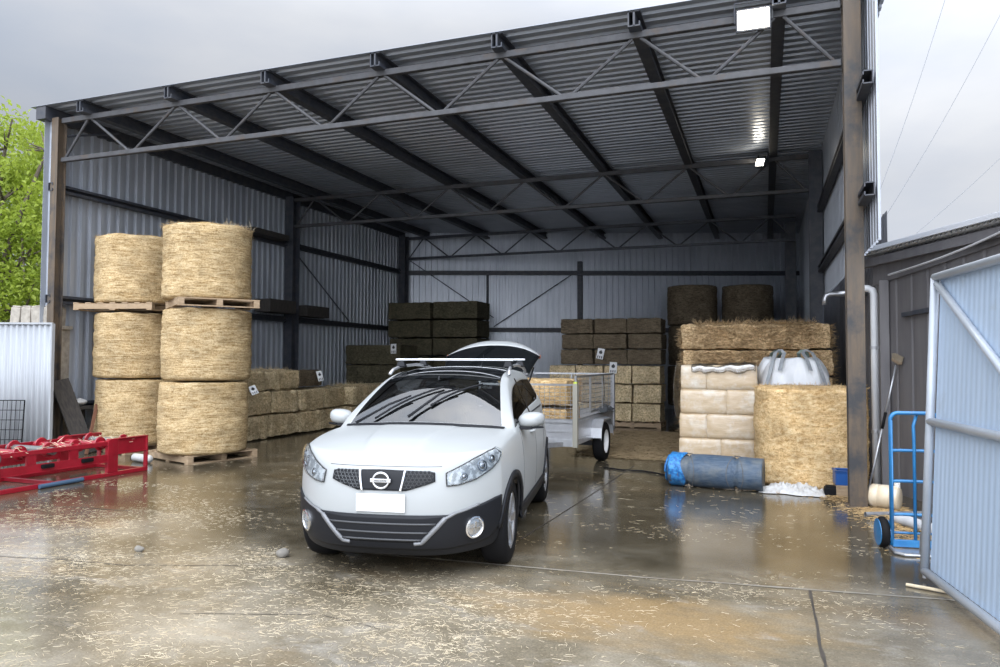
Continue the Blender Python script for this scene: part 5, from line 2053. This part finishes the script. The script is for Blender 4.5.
# bonnet seam above the nose, plus bonnet cut lines
SEAM = mat('panel_gap', (.05, .05, .055), .6)
for s in (-1, 1):
    # headlamps
    top = [(30.5, .792), (36, .826), (45, .880), (55, .922), (60, .934), (63, .912)]
    bot = [(30.5, .706), (36, .712), (45, .742), (55, .800), (60, .846), (63, .89)]
    if s < 0:
        top = [(-a, z) for a, z in reversed(top)]
        bot = [(-a, z) for a, z in reversed(bot)]
    HB = front_decal('headlamp', mat('headlamp_chrome', (.52, .53, .54), .25, .3, c2=(.24, .25, .26), scale=26, lo=.44, hi=.52), top, bot, .004, .010, 40, 12)
    edge = []
    ring = [(a*s, z) for a, z in [(30.5, .706), (36, .712), (45, .742), (55, .800), (60, .846), (63, .902), (60, .934), (55, .922), (45, .880), (36, .826), (30.5, .792)]]
    for k in range(len(ring)):
        a, b = ring[k], ring[(k+1) % len(ring)]
        for q_ in range(4):
            h = cyl_hit(a[0]+(b[0]-a[0])*q_/4, a[1]+(b[1]-a[1])*q_/4)
            edge.append(h[0]+h[1]*.007)
    MB().tube(edge, .0055, 6, closed=True).build('lamp_rim', GLOSSB, HB, smooth=True)
    for (ph, z, rr_, nm) in ((49, .828, .045, 'main_lamp'), (38.5, .765, .030, 'inner_lamp'), (55.5, .868, .030, 'side_lamp')):
        h = cyl_hit(ph*s, z)
        c = h[0]+h[1]*.006
        rot = h[1].to_track_quat('Z', 'Y').to_matrix()
        mb = MB().lathe([(rr_, -.004), (rr_, .008), (rr_*.84, .010), (rr_*.72, .0), (rr_*.66, -.004)], 24)
        mb.lathe([(rr_*.60, -.002), (rr_*.55, .010), (rr_*.35, .016), (0, .018)], 24)
        for v in mb.v:
            v.xyz = rot @ v+c
        mb.build(nm, mat('lamp_dark_chrome', (.30, .31, .33), .1, 1.0), HB, smooth=True, sharp=40)
    top2 = [(a, z+.001) for a, z in top]
    LN = front_decal('lamp_cover', glass('clear_lamp_cover', (.96, .98, .99), .0, .02, 1.4), top, bot, .022, .002, 40, 12, HB)
    # fog lamps
    h = cyl_hit(s*43.5, .405)
    c = h[0]+h[1]*.020
    nn_ = h[1]
    rot = nn_.to_track_quat('Z', 'Y').to_matrix()
    mb = MB().lathe([(.080, -.03), (.080, .004), (.070, .008), (.064, .002), (.062, -.03)], 28, closed=True)
    for v in mb.v:
        v.xyz = rot @ v+c
    FG = mb.build('fog_lamp', CHROME, CAR, smooth=True, sharp=40)
    mb = MB().lathe([(.063, -.004), (.05, .002), (0, .006)], 24).box((0, 0, .007), (.012, .09, .006)).box((0, 0, .007), (.09, .010, .006))
    for v in mb.v:
        v.xyz = rot @ v+c
    mb.build('fog_lens', mat('fog_lens', (.50, .52, .54), .12, .8), FG, smooth=True, sharp=40)
    # wheel arch lip, liner, wheels
    for yc in (-1.26, 1.26):
        inner, outer = [], []
        for k in range(25):
            a = R(3+174*k/24)
            for rr_, L_ in ((.340, inner), (.395, outer)):
                y, z = yc+rr_*math.cos(a)*1.0, .33+rr_*math.sin(a)
                hh = side_hit(y, z+.004, s)
                x = hh[0].x if hh else None
                L_.append([x, y, z])
        for L_ in (inner, outer):
            good = [p[0] for p in L_ if p[0] is not None and abs(p[0]) > .7]
            for p in L_:
                if p[0] is None or abs(p[0]) < .7:
                    q_ = min((p2 for p2 in L_ if p2[0] is not None and abs(p2[0]) > .7), key=lambda p2: (p2[1]-p[1])**2+(p2[2]-p[2])**2)
                    p[0] = q_[0]-s*.004
        mb = MB().grid(lambda i, j: Vector(((outer if j else inner)[i][0]+s*.008, (outer if j else inner)[i][1], (outer if j else inner)[i][2])), 25, 2)
        o = mb.build('arch_trim', TRIMB, CAR, smooth=True)
        md = o.modifiers.new('t', 'SOLIDIFY')
        md.thickness = .02
        md.offset = 0
        mb = MB().grid(lambda i, j: Vector((s*(.795-.31*j), yc+.356*math.cos(R(14+152*i/20)), .33+.356*math.sin(R(14+152*i/20)))), 21, 2)
        c_ = len(mb.v)
        mb.add([Vector((s*.48, yc, .33))], [])
        for i in range(20):
            mb.f.append((2*i+1, 2*i+3, c_))
        mb.build('arch_liner', TRIMB, CAR)
        wheel('wheel', CAR, (s*.715, yc, .33), .33, .205, .222, s, mat('alloy_rim', (.55, .56, .58), .28, .85), 5)
    # sill, door seams, handles
    rows = []
    for i in range(41):
        y = -.88+1.76*i/40
        r_ = []
        for j in range(6):
            z = .262+.115*j/5
            hh = side_hit(y, z, s)
            r_.append(Vector(((hh[0].x if hh else s*.83)+s*.010, y, z)))
        rows.append(r_)
    o = MB().grid(lambda i, j: rows[i][j], 41, 6).build('sill', TRIMB, CAR, smooth=True)
    md = o.modifiers.new('t', 'SOLIDIFY')
    md.thickness = .018
    md.offset = 0
    for (ya, yb, za, zb_) in ((-.74, -.80, .99, .40), (.14, .10, 1.03, .40), (.93, .80, 1.05, .66)):
        pts = []
        for k in range(21):
            hh = side_hit(ya+(yb-ya)*k/20, za+(zb_-za)*k/20, s)
            if hh:
                pts.append(hh[0]+hh[1]*-.001)
        MB().tube(pts, .0035, 5).build('door_seam', SEAM, CAR)
    for y in (-.08, .80):
        hh = side_hit(y, .93, s)
        x = hh[0].x
        MB().tube([(x-s*.005, y-.10, .925), (x+s*.028, y-.075, .93), (x+s*.032, y, .932), (x+s*.028, y+.075, .93), (x-s*.005, y+.10, .925)], [.010, .013, .015, .013, .010], 8).build('door_handle', PAINT, CAR, smooth=True)
    # black B pillar and belt line
    pts = []
    for k in range(17):
        z = 1.075+.34*k/16
        hh = side_hit(.13+.03*k/16, z, s)
        if hh:
            pts.append(hh[0]+hh[1]*.002)
    rowsb = pts
    MB().grid(lambda i, j: rowsb[i]+Vector((0, -.035+.07*j, 0)), len(rowsb), 2).build('pillar_cover', GLOSSB, CAR)
    pts = []
    for k in range(40):
        y = -.70+1.75*k/39
        hh = side_hit(y, 1.055+.045*k/39, s)
        if hh:
            pts.append(hh[0]+hh[1]*.003)
    MB().tube(pts, .008, 6).build('belt_moulding', TRIMB, CAR, smooth=True)
    # door mirrors
    MR = thing  # (mirror is a part, built as one shell)
    mb = MB()
    n_, k_ = 20, 12
    mb.sphere((0, 0, 0), 1, 24, 16)
    for v in mb.v:
        u_ = v.copy()
        v.x = s*.885+.118*math.copysign(abs(u_.x)**.85, u_.x)
        v.z = 1.070+.070*math.copysign(abs(u_.z)**.8, u_.z)+.012*u_.x*s
        v.y = -.60+(.115*u_.y if u_.y < 0 else .028*u_.y)+.03*(u_.x*s)**2*(1 if u_.x*s > 0 else 0)
    MI = mb.build('door_mirror', PAINT, CAR, smooth=True)
    MB().lathe([(0, 0), (.9, 0), (.9, .006), (0, .006)], 24, (0, 0, 0), 'Y').build('mirror_glass', GLOSSB, MI)
    g_ = MI.children[0]
    g_.scale = (.115, 1, .068)
    g_.location = (s*.885, -.5785, 1.072)
    MB().bar((s*.78, -.66, 1.0), (s*.90, -.65, 1.008), .07, .03).bar((s*.90, -.68, 1.006), (s*.99, -.62, 1.010), .04, .014).build('mirror_arm', TRIMB, MI, bevel=.004)
    # roof rails
    pts = [(s*.600, -.08, 1.455), (s*.590, .0, 1.500), (s*.572, .2, 1.532), (s*.560, .7, 1.545), (s*.552, 1.2, 1.52), (s*.545, 1.42, 1.485), (s*.54, 1.5, 1.45)]
    MB().tube(pts, .016, 8).build('roof_rail', mat('silver_rail', (.50, .51, .53), .3, .7), CAR, smooth=True)

# roof bars
for k, (y, z, w) in enumerate(((.16, 1.598, .61), (.98, 1.602, .61))):
    BRR = MB().bx(-w, w, y-.028, y+.028, z-.009, z+.012).build('roof_bar', mat('silver_bar', (.70, .71, .73), .32, .5), CAR, bevel=.006)
    for s in (-1, 1):
        MB().box((s*.555, y, z-.042), (.09, .085, .055), None, .7).box((s*.555, y, z-.068), (.10, .06, .02)).build('bar_foot', TRIMB, BRR, bevel=.006)

# wipers, cowl, aerial
def glass_pt(x, t_):
    """point on the windscreen at lateral x and fraction t_ up it"""
    y = -1.06+.70*t_
    h = BV.ray_cast(Vector((x, y, 2.2)), Vector((0, 0, -1)), 2)
    return h[0]+h[1]*.018
def wiper(x0, t0, x1, t1, nm):
    a, b = glass_pt(x0, t0), glass_pt(x1, t1)
    o = MB().tube([glass_pt(x0+(x1-x0)*f, t0+(t1-t0)*f) for f in [k/10 for k in range(11)]], .010, 6).build('wiper', TRIMB, CAR, smooth=True)
    mx_ = x0+(x1-x0)*.52
    mt_ = t0+(t1-t0)*.52
    MB().tube([glass_pt(x0-.16, .03)+Vector((0, 0, .012)), glass_pt((x0+mx_)/2-.04, (t0+mt_)/2)+Vector((0, -.012, .03)), glass_pt(mx_, mt_)+Vector((0, -.01, .022))], [.013, .011, .008], 6).build('wiper_arm', TRIMB, o, smooth=True)
wiper(-.42, .10, .10, .58, 'left')
wiper(.05, .22, .42, .80, 'right')
rows = []
for i in range(41):
    x = -.70+1.4*i/40
    r_ = []
    for j in range(4):
        s_ = abs(x)/.78
        y = -1.112+.19*s_**2+.035*j/3
        h = BV.ray_cast(Vector((x, y, 2.2)), Vector((0, 0, -1)), 2)
        r_.append(h[0]+h[1]*.006)
    rows.append(r_)
o = MB().grid(lambda i, j: rows[i][j], 41, 4).build('cowl_panel', TRIMB, CAR, smooth=True)
# black frit along the screen header
rows = []
for i in range(31):
    x = -.52+1.04*i/30
    s_ = abs(x)/.62
    r_ = []
    for j in range(3):
        y = -.46+.15*s_**2.3+.07*j/2
        h = BV.ray_cast(Vector((x, y, 2.2)), Vector((0, 0, -1)), 2)
        r_.append(h[0]+h[1]*.003)
    rows.append(r_)
MB().grid(lambda i, j: rows[i][j], 31, 3).build('screen_header', GLOSSB, CAR, smooth=True)
MB().tube([(0, 1.55, 1.50), (0, 1.72, 1.66)], [.006, .003], 6).build('aerial', TRIMB, CAR)

# bonnet shut line, nose
pts = surf_tube([(-29, .838), (-15, .836), (0, .835), (15, .836), (29, .838)], .003, -.001)
MB().tube(pts, .003, 5).build('bonnet_seam', SEAM, CAR)

# interior: floor, dash, wheel, seats
MB().bx(-.45, .45, -1.75, 1.85, .22, .26).bx(-.66, .66, -.85, .85, .22, .26).build('underbody', INTER, CAR)
IN = MB().bx(-.66, .66, -1.0, -.45, .30, .93).box((0, -.62, .94), (1.26, .42, .06), (R(6), 0, 0)).build('dashboard', INTER, CAR, bevel=.03)
st = MB().tube([(-.33+.185*math.cos(2*PI*q_/32), -.36+.08*math.sin(2*PI*q_/32), 1.0+.165*math.sin(2*PI*q_/32)) for q_ in range(32)], .015, 8, closed=True)
st.box((-.33, -.37, .99), (.15, .05, .11)).bar((-.33, -.37, .99), (-.33, -.6, .88), .05, .05)
st.build('steering_wheel', TRIMB, CAR, smooth=True, sharp=40)
SEAT = mat('dark_seat_fabric', (.045, .045, .05), .85)
for (x, y) in ((-.34, .12), (.34, .12), (-.34, .95), (.34, .95)):
    so = MB().box((x, y-.22, .52), (.48, .5, .16)).build('seat', SEAT, CAR, bevel=.04)
    MB().box((x, y+.08, .84), (.46, .14, .58), (R(-14), 0, 0)).build('seat_back', SEAT, so, bevel=.05)
    MB().box((x, y+.17, 1.22), (.24, .09, .16), (R(-10), 0, 0)).tube([(x-.05, y+.16, 1.1), (x-.05, y+.17, 1.2)], .008, 6).tube([(x+.05, y+.16, 1.1), (x+.05, y+.17, 1.2)], .008, 6).build('head_restraint', SEAT, so, bevel=.03)
MB().box((0, -.50, 1.375), (.22, .03, .06)).bar((0, -.49, 1.39), (0, -.44, 1.45), .02, .02).build('rear_view_mirror', TRIMB, CAR, bevel=.01)

# tailgate swung up at the back
TGP = []
nu_, nv_ = 24, 14
def tg(i, j):
    u = -1+2*i/nu_
    v = j/nv_
    w_ = .53+.12*v**.8-.03*max(0, v-.8)/.2
    x = u*w_
    yy = 1.90+.80*v
    zz = 1.46+.50*v-.08*v*v*1.2
    drop = (abs(u)**2.4)
    yy -= drop*(.04+.26*v*v)
    zz -= drop*(.05+.16*v*v)
    return Vector((x, yy, zz))
mb = MB()
mbg = MB()
mb.grid(lambda i, j: tg(i, j), nu_+1, nv_+1)
TGO = None
vs = [tg(i, j) for i in range(nu_+1) for j in range(nv_+1)]
fw_, fg_ = [], []
for i in range(nu_):
    for j in range(nv_):
        f = (i*(nv_+1)+j, (i+1)*(nv_+1)+j, (i+1)*(nv_+1)+j+1, i*(nv_+1)+j+1)
        u = abs(-1+2*(i+.5)/nu_)
        (fg_ if (j < 11) else fw_).append(f)
TGO = MB().add(vs, fw_).build('tailgate', PAINT, CAR, smooth=True)
TGO.data.materials.append(INTER)
md = TGO.modifiers.new('t', 'SOLIDIFY')
md.thickness = .05
md.offset = -1
GO = MB().add(vs, fg_).build('rear_window', GLOSSB, TGO, smooth=True)
GO.modifiers.new('t', 'SOLIDIFY').thickness = .006
AMB = mat('amber_red_lamp', (.55, .12, .02), .25, 0, coat=.5)
for s in (-1, 1):
    p = tg(nu_ if s > 0 else 0, 12)
    MB().box(p+Vector((-s*.012, .0, -.01)), (.025, .07, .03), (R(25), 0, 0)).build('tail_lamp', AMB, TGO, bevel=.012)
    MB().tube([(s*.53, 1.80, 1.27), (s*.56, 2.15, 1.50)], .011, 6).build('gas_strut', TRIMB, TGO)
bm.free()
